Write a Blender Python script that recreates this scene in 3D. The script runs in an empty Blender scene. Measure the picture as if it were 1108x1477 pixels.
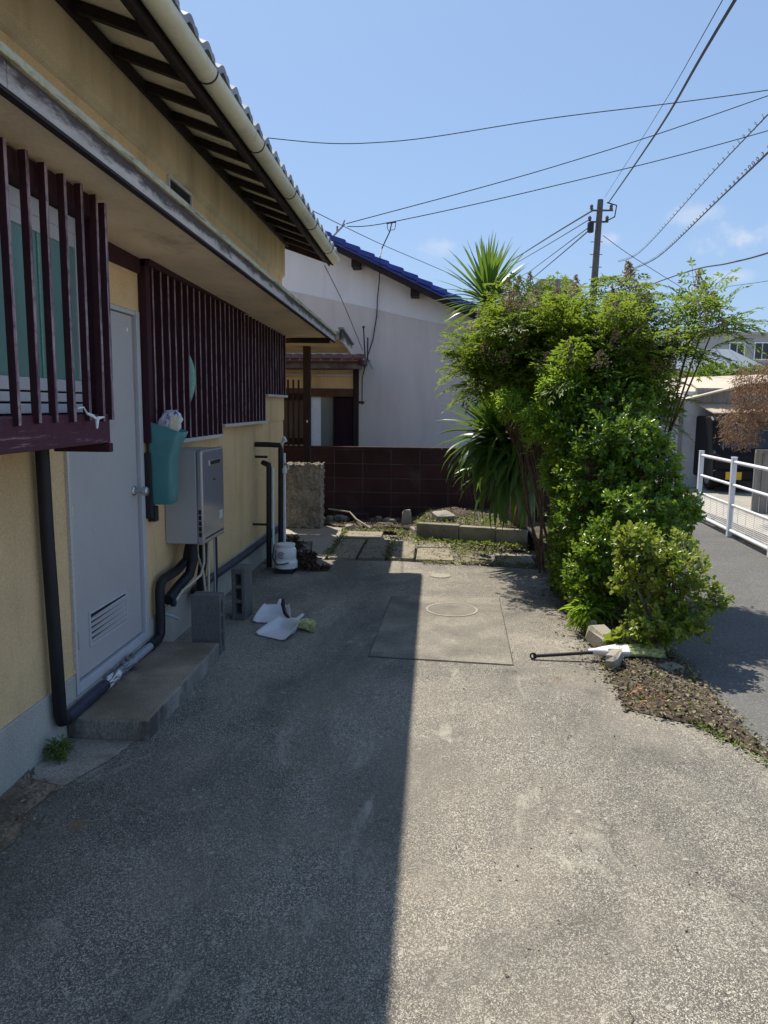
import bpy, bmesh, math, random
import numpy as np
from mathutils import Vector, Matrix, Euler
rad = math.radians
random.seed(7)
RNG = np.random.default_rng(11)
SC = bpy.context.scene
COL = SC.collection

# ------------------------------------------------------------------ camera, sky, sun, exposure
cd = bpy.data.cameras.new('camera')
cam = bpy.data.objects.new('camera', cd)
COL.objects.link(cam)
cd.sensor_fit = 'VERTICAL'; cd.sensor_height = 36.0; cd.sensor_width = 27.0
cd.lens = 36.0 * 1110.0 / 1477.0
cd.clip_start = 0.05; cd.clip_end = 1500
_r = ((0.9977680, 0.0659651, 0.0103724), (-0.0193191, 0.1364748, 0.9904552), (0.0639199, -0.9884449, 0.1374445))
cam.matrix_world = Matrix(((_r[0][0], _r[1][0], _r[2][0], 0), (_r[0][1], _r[1][1], _r[2][1], 0),
                           (_r[0][2], _r[1][2], _r[2][2], 1.6), (0, 0, 0, 1)))
SC.camera = cam
SUN_DIR = Vector((-1.04, 1.80, 3.30)).normalized()          # towards the sun
W = bpy.data.worlds.new('World'); SC.world = W; W.use_nodes = True
wn = W.node_tree; wn.nodes.clear()
wo = wn.nodes.new('ShaderNodeOutputWorld'); wb = wn.nodes.new('ShaderNodeBackground')
sk = wn.nodes.new('ShaderNodeTexSky'); sk.sky_type = 'NISHITA'; sk.sun_disc = False
sk.sun_elevation = math.asin(SUN_DIR.z); sk.sun_rotation = math.atan2(SUN_DIR.x, SUN_DIR.y)
sk.altitude = 50; sk.air_density = 1.0; sk.dust_density = 0.8; sk.ozone_density = 2.0
# a few soft clouds low in the sky, each at its own bearing
tc = wn.nodes.new('ShaderNodeTexCoord')
nz = wn.nodes.new('ShaderNodeTexNoise'); nz.inputs['Scale'].default_value = 16; nz.inputs['Detail'].default_value = 7; nz.inputs['Roughness'].default_value = 0.6
wn.links.new(tc.outputs['Generated'], nz.inputs['Vector'])
gm = wn.nodes.new('ShaderNodeGamma'); gm.inputs[1].default_value = 0.42
wn.links.new(sk.outputs[0], gm.inputs[0])
tn = wn.nodes.new('ShaderNodeMixRGB'); tn.blend_type = 'MULTIPLY'; tn.inputs[0].default_value = 1.0; tn.inputs[2].default_value = (1.22, 1.58, 2.11, 1)
wn.links.new(gm.outputs[0], tn.inputs[1])
last = tn.outputs[0]
for (cx, cy, cz, w, hgt, amt) in [(0.345, 0.920, 0.189, 0.070, 0.030, 0.75), (0.335, 0.930, 0.150, 0.05, 0.016, 0.45), (0.006, 0.981, 0.194, 0.04, 0.022, 0.35), (0.206, 0.959, 0.197, 0.025, 0.014, 0.4), (0.288, 0.933, 0.218, 0.045, 0.018, 0.35)]:
    sb = wn.nodes.new('ShaderNodeVectorMath'); sb.operation = 'SUBTRACT'; sb.inputs[1].default_value = (cx, cy, cz)
    ml = wn.nodes.new('ShaderNodeVectorMath'); ml.operation = 'MULTIPLY'; ml.inputs[1].default_value = (1 / w, 1 / w, 1 / hgt)
    ln_ = wn.nodes.new('ShaderNodeVectorMath'); ln_.operation = 'LENGTH'
    wn.links.new(tc.outputs['Generated'], sb.inputs[0]); wn.links.new(sb.outputs[0], ml.inputs[0]); wn.links.new(ml.outputs[0], ln_.inputs[0])
    ad = wn.nodes.new('ShaderNodeMath'); ad.operation = 'MULTIPLY_ADD'; ad.inputs[1].default_value = 2.4
    wn.links.new(nz.outputs[0], ad.inputs[0]); wn.links.new(ln_.outputs['Value'], ad.inputs[2])
    cr = wn.nodes.new('ShaderNodeValToRGB'); cr.color_ramp.interpolation = 'EASE'
    cr.color_ramp.elements[0].position = 0.60; cr.color_ramp.elements[1].position = 1.18
    mrg = wn.nodes.new('ShaderNodeMath'); mrg.operation = 'MULTIPLY'; mrg.inputs[1].default_value = 0.5
    wn.links.new(ad.outputs[0], mrg.inputs[0])
    cr.color_ramp.elements[0].color = (amt, amt, amt, 1); cr.color_ramp.elements[1].color = (0, 0, 0, 1)
    wn.links.new(mrg.outputs[0], cr.inputs[0])
    mx = wn.nodes.new('ShaderNodeMixRGB'); mx.inputs[2].default_value = (4.5, 4.6, 5.0, 1)
    wn.links.new(cr.outputs[0], mx.inputs[0]); wn.links.new(last, mx.inputs[1]); last = mx.outputs[0]
wn.links.new(last, wb.inputs[0])
wb.inputs[1].default_value = 0.14
wn.links.new(wb.outputs[0], wo.inputs[0])
sl = bpy.data.lights.new('sun', 'SUN'); sl.energy = 4.8; sl.angle = rad(0.55); sl.color = (1.0, 0.92, 0.79)
so = bpy.data.objects.new('sun', sl); COL.objects.link(so); so.location = (-8, 12, 25)
so.rotation_euler = SUN_DIR.to_track_quat('Z', 'Y').to_euler()
SC.view_settings.view_transform = 'Standard'; SC.view_settings.look = 'None'
SC.view_settings.exposure = 0.45; SC.view_settings.gamma = 1.0; SC.view_settings.use_curve_mapping = False
SC.render.engine = 'CYCLES'

# ------------------------------------------------------------------ materials
def NM(name):
    m = bpy.data.materials.new(name); m.use_nodes = True
    t = m.node_tree; b = t.nodes['Principled BSDF']
    return m, t, b
def noise(t, vec, scale, detail=4, rough=0.55, dist=0.0):
    n = t.nodes.new('ShaderNodeTexNoise'); n.inputs['Scale'].default_value = scale
    n.inputs['Detail'].default_value = detail; n.inputs['Roughness'].default_value = rough; n.inputs['Distortion'].default_value = dist
    t.links.new(vec, n.inputs['Vector']); return n.outputs[0]
def ramp(t, fac, a, b, ca=(0, 0, 0, 1), cb=(1, 1, 1, 1)):
    r = t.nodes.new('ShaderNodeValToRGB'); e = r.color_ramp.elements
    e[0].position = a; e[1].position = b; e[0].color = ca; e[1].color = cb
    t.links.new(fac, r.inputs[0]); return r.outputs[0]
def mix(t, fac, a, b, mode='MIX'):
    n = t.nodes.new('ShaderNodeMixRGB'); n.blend_type = mode
    for i, v in ((0, fac), (1, a), (2, b)):
        if isinstance(v, (int, float)): n.inputs[i].default_value = v
        elif isinstance(v, tuple): n.inputs[i].default_value = v if len(v) == 4 else v + (1,)
        else: t.links.new(v, n.inputs[i])
    return n.outputs[0]
def pos(t, sx=1, sy=1, sz=1):
    g = t.nodes.new('ShaderNodeNewGeometry')
    if (sx, sy, sz) == (1, 1, 1): return g.outputs['Position']
    m = t.nodes.new('ShaderNodeMapping'); m.inputs['Scale'].default_value = (sx, sy, sz)
    t.links.new(g.outputs['Position'], m.inputs[0]); return m.outputs[0]
def bump(t, b, h, strength=0.3, dist=0.01):
    n = t.nodes.new('ShaderNodeBump'); n.inputs['Strength'].default_value = strength; n.inputs['Distance'].default_value = dist
    t.links.new(h, n.inputs['Height']); t.links.new(n.outputs[0], b.inputs['Normal'])
def mul(c, k): return tuple(min(1, x * k) for x in c)
def mat(name, col, rough=0.8, var=0.25, vs=2.5, grain=0.15, gs=90, bmp=0.0, bs=120, bd=0.004, dirt=None, ds=3.0, da=0.5, db=0.75,
        stretch=(1, 1, 1), metal=0.0, spec=0.4, objvar=0.0, alpha=1.0, trans=0.0):
    m, t, b = NM(name)
    p = pos(t, *stretch)
    c = mix(t, ramp(t, noise(t, p, vs, 5), 0.3, 0.7), mul(col, 1 - var), mul(col, 1 + var))
    if grain: c = mix(t, grain, c, ramp(t, noise(t, p, gs, 3), 0.35, 0.65), 'OVERLAY')
    if objvar:
        oi = t.nodes.new('ShaderNodeObjectInfo')
        mr = t.nodes.new('ShaderNodeMapRange'); mr.inputs[3].default_value = 1 - objvar; mr.inputs[4].default_value = 1 + objvar
        t.links.new(oi.outputs['Random'], mr.inputs[0]); c = mix(t, 1.0, c, mr.outputs[0], 'MULTIPLY')
    if dirt: c = mix(t, ramp(t, noise(t, p, ds, 7, 0.65), da, db), c, dirt)
    t.links.new(c, b.inputs['Base Color'])
    b.inputs['Roughness'].default_value = rough; b.inputs['Metallic'].default_value = metal
    b.inputs['Specular IOR Level'].default_value = spec
    if trans: b.inputs['Transmission Weight'].default_value = trans
    if bmp: bump(t, b, noise(t, pos(t), bs, 3), bmp, bd)
    return m

def m_driveway():
    m, t, b = NM('exposed_aggregate_concrete')
    p = pos(t)
    def mth(op, a, b_, c_=None):
        n = t.nodes.new('ShaderNodeMath'); n.operation = op
        for k, v in enumerate((a, b_, c_)):
            if v is None: continue
            if isinstance(v, (int, float)): n.inputs[k].default_value = v
            else: t.links.new(v, n.inputs[k])
        return n.outputs[0]
    def vor(scale):
        v = t.nodes.new('ShaderNodeTexVoronoi'); v.inputs['Scale'].default_value = scale; t.links.new(p, v.inputs['Vector'])
        w = t.nodes.new('ShaderNodeRGBToBW'); t.links.new(v.outputs['Color'], w.inputs[0]); return w.outputs[0]
    g1, g2, g3 = vor(400), vor(215), vor(70)
    big = noise(t, pos(t, 1, 0.62, 1), 0.85, 6, 0.60, 0.7); mid = noise(t, p, 3.4, 7, 0.68, 0.5); fine = noise(t, p, 330, 3, 0.7)
    base = mix(t, ramp(t, big, 0.40, 0.60), (0.105, 0.099, 0.085), (0.354, 0.309, 0.248))
    base = mix(t, mth('MULTIPLY', ramp(t, mid, 0.38, 0.66), 0.6), base, (0.251, 0.234, 0.193))
    # chips of pale aggregate in a darker paste; how bare the surface is varies from place to place
    wear = ramp(t, noise(t, p, 1.7, 5, 0.65, 0.6), 0.35, 0.70)
    grain = mth('MULTIPLY_ADD', g1, 0.55, mth('MULTIPLY', g2, 0.45))
    gr = ramp(t, grain, 0.33, 0.70)
    dk = mth('MULTIPLY', mth('SUBTRACT', 1.0, gr), mth('MULTIPLY_ADD', wear, 0.40, 0.46))
    c = mix(t, dk, base, (0.056, 0.053, 0.050))
    lt = mth('MULTIPLY', ramp(t, grain, 0.53, 0.76), mth('MULTIPLY_ADD', wear, 0.66, 0.34))
    c = mix(t, lt, c, (0.623, 0.584, 0.487))
    c = mix(t, 0.5, c, ramp(t, fine, 0.3, 0.7), 'OVERLAY')
    c = mix(t, mth('MULTIPLY', ramp(t, g3, 0.92, 0.94), 0.6), c, (0.446, 0.430, 0.375))
    # damp dark staining, pale cement scuffs, a few rust spots
    st = ramp(t, noise(t, pos(t, 1, 0.5, 1), 0.8, 6, 0.64, 1.2), 0.47, 0.66)
    c = mix(t, mth('MULTIPLY', st, 0.66), c, (0.103, 0.097, 0.087))
    sc_ = ramp(t, noise(t, pos(t, 1.5, 0.6, 1), 1.9, 6, 0.72, 1.6), 0.57, 0.74)
    c = mix(t, mth('MULTIPLY', sc_, 0.6), c, (0.512, 0.482, 0.400))
    rs = ramp(t, noise(t, p, 3.2, 2, 0.4), 0.72, 0.755)
    c = mix(t, mth('MULTIPLY', rs, 0.5), c, (0.222, 0.131, 0.064))
    t.links.new(c, b.inputs['Base Color']); b.inputs['Roughness'].default_value = 0.85
    b.inputs['Specular IOR Level'].default_value = 0.3
    bump(t, b, mix(t, 0.4, grain, noise(t, p, 40, 4)), 0.5, 0.004)
    return m
def m_asphalt():
    m, t, b = NM('worn_asphalt'); p = pos(t)
    v = t.nodes.new('ShaderNodeTexVoronoi'); v.inputs['Scale'].default_value = 120; t.links.new(p, v.inputs['Vector'])
    bw = t.nodes.new('ShaderNodeRGBToBW'); t.links.new(v.outputs['Color'], bw.inputs[0])
    c = mix(t, ramp(t, noise(t, p, 1.3, 6, 0.6), 0.35, 0.65), (0.081, 0.080, 0.077), (0.122, 0.118, 0.111))
    c = mix(t, ramp(t, noise(t, pos(t, 1, .3, 1), 0.9, 6, 0.7, 1), 0.45, 0.65), c, (0.085, 0.083, 0.080))
    c = mix(t, ramp(t, bw.outputs[0], 0.6, 0.85), c, (0.172, 0.166, 0.155))
    t.links.new(c, b.inputs['Base Color']); b.inputs['Roughness'].default_value = 0.9; bump(t, b, bw.outputs[0], 0.4, 0.003)
    return m
def m_stucco(name, col, streak=(0.36, 0.27, 0.15), sa=0.50, sb=0.74, sfac=0.6):
    m, t, b = NM(name); p = pos(t)
    c = mix(t, ramp(t, noise(t, p, 1.2, 5, 0.6), 0.3, 0.7), mul(col, 0.86), mul(col, 1.1))
    c = mix(t, 0.22, c, ramp(t, noise(t, p, 170, 2), 0.3, 0.7), 'OVERLAY')
    s = ramp(t, noise(t, pos(t, 2.2, 2.2, 0.35), 1.6, 7, 0.68), sa, sb)
    sm = t.nodes.new('ShaderNodeMath'); sm.operation = 'MULTIPLY'; sm.inputs[1].default_value = sfac; t.links.new(s, sm.inputs[0])
    c = mix(t, sm.outputs[0], c, streak)
    t.links.new(c, b.inputs['Base Color']); b.inputs['Roughness'].default_value = 0.92; b.inputs['Specular IOR Level'].default_value = 0.2
    bump(t, b, noise(t, p, 150, 4, 0.7), 0.5, 0.006)
    return m
def m_worn(name, paint, bare, a, bb, st=(14, 14, 1.2), sc=4.0, rough=0.75):
    m, t, b = NM(name)
    n = noise(t, pos(t, *st), sc, 8, 0.72)
    c = mix(t, ramp(t, n, a, bb), paint, bare)
    c = mix(t, ramp(t, noise(t, pos(t), 30, 3), 0.5, 0.8), c, mul(paint, 0.7))
    t.links.new(c, b.inputs['Base Color']); b.inputs['Roughness'].default_value = rough; b.inputs['Specular IOR Level'].default_value = 0.3
    bump(t, b, noise(t, pos(t, *st), 12, 5), 0.3, 0.003)
    return m
def m_fascia():
    m, t, b = NM('weathered_fascia_board')
    g = t.nodes.new('ShaderNodeNewGeometry'); sx = t.nodes.new('ShaderNodeSeparateXYZ'); t.links.new(g.outputs['Position'], sx.inputs[0])
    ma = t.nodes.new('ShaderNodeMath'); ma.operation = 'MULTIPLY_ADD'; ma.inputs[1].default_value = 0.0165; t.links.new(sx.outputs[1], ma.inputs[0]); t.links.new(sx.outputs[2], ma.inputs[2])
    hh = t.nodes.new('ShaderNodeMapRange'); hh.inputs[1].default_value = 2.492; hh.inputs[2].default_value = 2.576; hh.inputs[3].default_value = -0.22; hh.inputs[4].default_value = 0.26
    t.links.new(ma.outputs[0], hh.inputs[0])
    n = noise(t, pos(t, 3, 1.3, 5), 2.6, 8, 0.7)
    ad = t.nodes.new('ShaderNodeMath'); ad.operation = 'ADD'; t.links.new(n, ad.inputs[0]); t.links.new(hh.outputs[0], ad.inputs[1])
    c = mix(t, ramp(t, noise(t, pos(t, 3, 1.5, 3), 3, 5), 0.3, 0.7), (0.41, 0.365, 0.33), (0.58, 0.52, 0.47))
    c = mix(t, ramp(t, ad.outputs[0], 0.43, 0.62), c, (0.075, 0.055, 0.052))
    t.links.new(c, b.inputs['Base Color']); b.inputs['Roughness'].default_value = 0.85
    bump(t, b, noise(t, pos(t, 4, 1, 8), 14, 5), 0.3, 0.003)
    return m
def m_leaf(name, c0, c1, c2, tr=0.35, rough=0.42, trc=None, spec=0.45):
    m, t, b = NM(name)
    a = t.nodes.new('ShaderNodeAttribute'); a.attribute_name = 'tint'
    r = t.nodes.new('ShaderNodeValToRGB'); e = r.color_ramp.elements
    e[0].position = 0.0; e[1].position = 1.0; e[0].color = c0 + (1,); e[1].color = c2 + (1,)
    k = e.new(0.5); k.color = c1 + (1,)
    t.links.new(a.outputs['Fac'], r.inputs[0]); t.links.new(r.outputs[0], b.inputs['Base Color'])
    b.inputs['Roughness'].default_value = rough; b.inputs['Specular IOR Level'].default_value = spec
    d = t.nodes.new('ShaderNodeBsdfTranslucent')
    tcol = mix(t, 0.55, r.outputs[0], trc or (0.36, 0.50, 0.05))
    t.links.new(tcol, d.inputs[0])
    ms = t.nodes.new('ShaderNodeMixShader'); ms.inputs[0].default_value = tr
    t.links.new(b.outputs[0], ms.inputs[1]); t.links.new(d.outputs[0], ms.inputs[2])
    t.links.new(ms.outputs[0], t.nodes['Material Output'].inputs[0])
    return m
def m_glass(name, col, rough=0.08):
    m, t, b = NM(name); b.inputs['Base Color'].default_value = col + (1,); b.inputs['Roughness'].default_value = rough
    b.inputs['Specular IOR Level'].default_value = 0.6; return m

MT = dict(
    drive=m_driveway(), slab=mat('slab_concrete', (0.222, 0.204, 0.168), 0.9, 0.3, 2.5, 0.55, 190, 0.5, 170, dirt=(0.134, 0.123, 0.102), ds=2.6, da=0.45, db=0.72), asphalt=m_asphalt(),
    yellow=m_stucco('yellow_stucco', (0.747, 0.533, 0.289)),
    yellow_dirty=m_stucco('yellow_stucco_weathered', (0.642, 0.528, 0.344), (0.356, 0.282, 0.173), 0.45, 0.75, 0.75),
    plinth=mat('grey_plinth_render', (0.420, 0.406, 0.370), 0.9, 0.18, 2.5, 0.2, 130, 0.4, 90, dirt=(0.336, 0.302, 0.242), ds=2.0),
    soffit=mat('canopy_soffit_board', (0.773, 0.625, 0.447), 0.9, 0.15, 2.0, 0.1, 60, 0.2, 80, dirt=(0.286, 0.195, 0.125), ds=1.6, da=0.56, db=0.78, stretch=(1.2, 0.8, 1)),
    fascia=m_fascia(),
    flash=m_worn('mossy_flashing', (0.493, 0.459, 0.326), (0.101, 0.117, 0.040), 0.50, 0.64, (6, 1.6, 16), 2.6),
    darkwood=mat('dark_brown_timber', (0.019, 0.009, 0.009), 0.75, 0.35, 6, 0.15, 60, 0.3, 90, dirt=(0.068, 0.046, 0.040), ds=9, da=0.64, db=0.85),
    slat=m_worn('maroon_slat_paint', (0.044, 0.013, 0.021), (0.140, 0.069, 0.087), 0.62, 0.85),
    slatfront=m_worn('maroon_slat_worn', (0.086, 0.046, 0.058), (0.419, 0.318, 0.348), 0.38, 0.62),
    board=m_worn('maroon_board_worn', (0.077, 0.024, 0.041), (0.431, 0.293, 0.336), 0.56, 0.74, (12, 1.4, 22), 2.6),
    sheath=mat('pale_eave_boards', (0.784, 0.708, 0.543), 0.9, 0.15, 3, 0.1, 40, 0.15, 60, dirt=(0.278, 0.216, 0.140), ds=3),
    gutter=mat('cream_pvc', (0.625, 0.600, 0.450), 0.45, 0.12, 2, 0.05, 50, dirt=(0.300, 0.300, 0.163), ds=2.6, da=0.55, db=0.8),
    tile=mat('grey_clay_tile', (0.240, 0.246, 0.258), 0.5, 0.25, 6, 0.1, 60, 0.1, 60, objvar=0.2),
    bluetile=mat('blue_glazed_tile', (0.006, 0.028, 0.268), 0.30, 0.3, 5, 0.05, 60, objvar=0.12, spec=0.6),
    redtile=mat('red_brown_tile', (0.104, 0.035, 0.026), 0.5, 0.3, 6, objvar=0.15),
    door=mat('grey_door_paint', (0.473, 0.456, 0.457), 0.5, 0.05, 1.5, 0.03, 60, dirt=(0.350, 0.328, 0.326), ds=2.5, da=0.55, db=0.9),
    frame=mat('grey_aluminium_frame', (0.528, 0.528, 0.552), 0.4, 0.06, 4, 0.04),
    white=mat('white_paint', (0.821, 0.821, 0.832), 0.5, 0.05, 3, 0.04, 80, dirt=(0.540, 0.518, 0.486), ds=6, da=0.62, db=0.8),
    whitesill=mat('off_white_sill', (0.55, 0.53, 0.50), 0.6, 0.1, 3),
    rust_white=mat('chipped_white_paint', (0.735, 0.745, 0.775), 0.45, 0.05, 3, 0.03, 80, dirt=(0.298, 0.199, 0.149), ds=16, da=0.68, db=0.74),
    teal=mat('teal_plastic', (0.067, 0.228, 0.237), 0.35, 0.08, 3, 0.0, dirt=(0.045, 0.157, 0.178), ds=2, spec=0.5),
    tealglass=mat('teal_frosted_glass', (0.135, 0.257, 0.235), 0.35, 0.12, 1.8, 0.03, 120, spec=0.5),
    palegreen=mat('pale_green_sheet', (0.195, 0.390, 0.307), 0.4, 0.08, 3),
    darkglass=m_glass('dark_glass', (0.012, 0.013, 0.016), 0.06),
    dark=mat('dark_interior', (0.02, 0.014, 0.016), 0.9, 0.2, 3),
    heater=mat('silver_grey_casing', (0.425, 0.424, 0.435), 0.38, 0.05, 2, 0.02, 90, metal=0.25, spec=0.5),
    heaterfront=mat('silver_grey_front', (0.320, 0.323, 0.348), 0.13, 0.05, 2, 0.02, 90, metal=0.35, spec=0.55),
    black=mat('black_insulation_tape', (0.012, 0.012, 0.017), 0.55, 0.3, 9, 0.1, 70, 0.3, 60),
    bluepipe=mat('faded_blue_black_wrap', (0.030, 0.032, 0.060), 0.5, 0.3, 12, 0.1, 70, 0.3, 50),
    greypipe=mat('grey_pvc', (0.30, 0.33, 0.37), 0.5, 0.1, 6),
    cream=mat('cream_hose', (0.50, 0.46, 0.36), 0.6, 0.1, 9),
    steel=mat('brushed_steel', (0.52, 0.52, 0.52), 0.28, 0.08, 9, 0, metal=0.9),
    concrete=mat('weathered_concrete', (0.247, 0.225, 0.180), 0.9, 0.3, 3, 0.25, 110, 0.5, 80, dirt=(0.098, 0.090, 0.060), ds=3.5, da=0.5, db=0.75),
    concrete_lt=mat('pale_concrete', (0.333, 0.304, 0.251), 0.9, 0.18, 2, 0.25, 110, 0.4, 80, dirt=(0.255, 0.230, 0.189), ds=2, da=0.52, db=0.8),
    stepface=mat('stained_step_concrete', (0.241, 0.225, 0.201), 0.9, 0.35, 4, 0.25, 110, 0.5, 80, dirt=(0.089, 0.072, 0.068), ds=5, da=0.48, db=0.62, stretch=(1, 1, 0.5)),
    block=mat('grey_cement_block', (0.146, 0.138, 0.136), 0.92, 0.15, 5, 0.3, 160, 0.7, 160, 0.004),
    pebble=mat('rough_aggregate_pillar', (0.285, 0.265, 0.21), 0.95, 0.3, 6, 0.4, 70, 0.6, 60, 0.01, dirt=(0.14, 0.125, 0.095), ds=7, da=0.48, db=0.75),
    brownblock=mat('dark_brown_painted_block', (0.046, 0.018, 0.018), 0.9, 0.3, 2.5, 0.2, 120, 0.4, 120, dirt=(0.088, 0.057, 0.063), ds=1.8, da=0.6, db=0.8, objvar=0.16),
    mortar=mat('block_mortar', (0.082, 0.060, 0.058), 0.95, 0.4, 3),
    soil=mat('dry_garden_soil', (0.080, 0.060, 0.043), 0.98, 0.4, 5, 0.5, 45, 0.9, 40, 0.02, dirt=(0.160, 0.136, 0.097), ds=14, da=0.55, db=0.7),
    yard=mat('packed_earth', (0.272, 0.248, 0.208), 0.95, 0.25, 0.7, 0.3, 40, 0.4, 40),
    whitewall=mat('white_gable_paint', (0.80, 0.79, 0.79), 0.9, 0.06, 0.9, 0.05, 120, 0.15, 120, dirt=(0.66, 0.64, 0.62), ds=1.6, da=0.5, db=0.9, stretch=(2.2, 1, 0.5)),
    greywall=mat('grey_cement_render', (0.663, 0.596, 0.559), 0.92, 0.07, 0.8, 0.06, 120, 0.2, 140, dirt=(0.520, 0.466, 0.437), ds=1.3, da=0.5, db=0.85, stretch=(2.5, 1, 0.4)),
    bark=mat('brown_bark', (0.156, 0.102, 0.066), 0.95, 0.35, 14, 0.3, 60, 0.7, 40, 0.01),
    cane=mat('brown_cane', (0.120, 0.072, 0.045), 0.9, 0.4, 12, 0.3, 60, 0.5, 50, objvar=0.1),
    twig=mat('grey_twig', (0.20, 0.165, 0.13), 0.9, 0.3, 12, 0.2, 60),
    wood=mat('grey_weathered_wood', (0.288, 0.270, 0.246), 0.9, 0.25, 3, 0.2, 60, 0.3, 60, stretch=(8, 8, 0.8)),
    metalroof=mat('pale_metal_roof', (0.539, 0.448, 0.328), 0.5, 0.12, 2, 0.05, dirt=(0.486, 0.341, 0.215), ds=3, da=0.55, db=0.8),
    shedwall=mat('pale_shed_panel', (0.564, 0.592, 0.605), 0.7, 0.1, 2, 0.06, dirt=(0.451, 0.438, 0.408), ds=2.5),
    bluepaint=mat('blue_paint', (0.10, 0.25, 0.42), 0.6, 0.1, 3),
    farwall=mat('far_grey_wall', (0.363, 0.363, 0.373), 0.9, 0.06, 0.6, 0.03),
    fartan=mat('far_tan_wall', (0.252, 0.220, 0.189), 0.9, 0.08, 0.6, 0.03),
    farroof=mat('far_blue_grey_roof', (0.174, 0.208, 0.252), 0.6, 0.08, 1.5, 0.03),
    pole=mat('grey_pole_concrete', (0.119, 0.112, 0.108), 0.9, 0.15, 4),
    wire=mat('black_cable', (0.02, 0.02, 0.024), 0.6, 0.1, 9),
    dustpan=mat('off_white_plastic', (0.672, 0.672, 0.688), 0.45, 0.06, 6, 0.04, 80, dirt=(0.576, 0.544, 0.512), ds=9, da=0.58, db=0.8),
    bristle=mat('pale_green_bristle', (0.506, 0.527, 0.239), 0.85, 0.45, 40, 0.3, 140),
    bag=mat('cloudy_plastic_bag', (0.62, 0.62, 0.70), 0.25, 0.15, 14, 0.05, 80, dirt=(0.06, 0.08, 0.42), ds=16, da=0.58, db=0.64),
    label=mat('cream_label', (0.72, 0.68, 0.50), 0.6, 0.04, 9),
    blueprint=mat('navy_print', (0.03, 0.05, 0.16), 0.5, 0.05, 9),
    yellowplate=mat('yellow_plate', (0.62, 0.40, 0.02), 0.5, 0.04, 9),
    carpaint=mat('dark_car_paint', (0.006, 0.006, 0.007), 0.5, 0.1, 3, 0.0, spec=0.2),
    tyre=mat('tyre_rubber', (0.02, 0.02, 0.02), 0.8, 0.1, 9),
    redlens=mat('red_lens', (0.06, 0.004, 0.004), 0.2, 0.05, 9),
    curtain=mat('white_curtain', (0.744, 0.768, 0.792), 0.9, 0.06, 4),
    orange=mat('orange_leaf_bits', (0.45, 0.16, 0.06), 0.8, 0.3, 20),
    nandina=m_leaf('nandina_leaf', (0.040, 0.090, 0.012), (0.100, 0.178, 0.018), (0.235, 0.270, 0.030), 0.45, 0.5, (0.40, 0.54, 0.05), 0.3),
    nandina_tan=m_leaf('nandina_dry', (0.24, 0.16, 0.09), (0.38, 0.28, 0.16), (0.52, 0.43, 0.28), 0.2, 0.8, (0.4, 0.28, 0.14)),
    glossy=m_leaf('glossy_leaf', (0.028, 0.081, 0.012), (0.079, 0.178, 0.018), (0.272, 0.389, 0.035), 0.28, 0.32, (0.596, 0.842, 0.066), 0.45),
    varieg=m_leaf('yellow_green_leaf', (0.053, 0.127, 0.014), (0.124, 0.209, 0.022), (0.354, 0.363, 0.060), 0.38, 0.36, (0.519, 0.638, 0.070), 0.4),
    lance=m_leaf('lance_leaf', (0.058, 0.157, 0.020), (0.107, 0.239, 0.026), (0.264, 0.380, 0.034), 0.45, 0.42, (0.660, 0.900, 0.082), 0.35),
    yucca=m_leaf('yucca_leaf', (0.045, 0.116, 0.030), (0.075, 0.179, 0.036), (0.164, 0.276, 0.053), 0.28, 0.36),
    yucca_dead=m_leaf('yucca_dead_leaf', (0.16, 0.12, 0.07), (0.22, 0.17, 0.10), (0.30, 0.24, 0.15), 0.15, 0.8, (0.4, 0.3, 0.15)),
    maple=m_leaf('brown_maple_leaf', (0.16, 0.105, 0.066), (0.28, 0.185, 0.11), (0.36, 0.20, 0.115), 0.25, 0.8, (0.42, 0.22, 0.10)),
    hedge=m_leaf('hedge_leaf', (0.05, 0.11, 0.015), (0.09, 0.16, 0.02), (0.15, 0.22, 0.04), 0.3, 0.5),
    litter=m_leaf('leaf_litter', (0.063, 0.044, 0.029), (0.167, 0.136, 0.082), (0.350, 0.316, 0.222), 0.1, 0.85, (0.250, 0.175, 0.096)),
    orange_bits=m_leaf('orange_scrap', (0.25, 0.07, 0.03), (0.42, 0.13, 0.05), (0.5, 0.2, 0.09), 0.1, 0.8, (0.4, 0.1, 0.05)),
    weeds=m_leaf('weed_green', (0.084, 0.144, 0.024), (0.156, 0.216, 0.036), (0.300, 0.300, 0.084), 0.3, 0.6),
    deadplant=m_leaf('dead_plant_brown', (0.05, 0.03, 0.022), (0.08, 0.05, 0.035), (0.13, 0.085, 0.06), 0.1, 0.85, (0.2, 0.1, 0.05)),
)

# ------------------------------------------------------------------ object helpers
ORG = {}
def worg(o): return ORG.get(o.name, Vector((0, 0, 0))) if o else Vector((0, 0, 0))
def tag(o, label=None, cat=None, group=None, kind=None):
    if label: o['label'] = label
    if cat: o['category'] = cat
    if group: o['group'] = group
    if kind: o['kind'] = kind
    return o
def thing(name, loc, label, cat, group=None):
    o = bpy.data.objects.new(name, None); COL.objects.link(o); o.empty_display_size = 0.1
    o.location = loc; ORG[o.name] = Vector(loc); return tag(o, label, cat, group)
def link(name, me, parent=None, loc=(0, 0, 0), rot=None, scale=None):
    """place a mesh at a WORLD location under parent (parents are only ever translated)"""
    o = bpy.data.objects.new(name, me); COL.objects.link(o)
    if parent is not None: o.parent = parent
    o.location = Vector(loc) - worg(parent); ORG[o.name] = Vector(loc)
    if rot is not None: o.rotation_euler = rot
    if scale is not None: o.scale = scale
    return o
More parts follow.
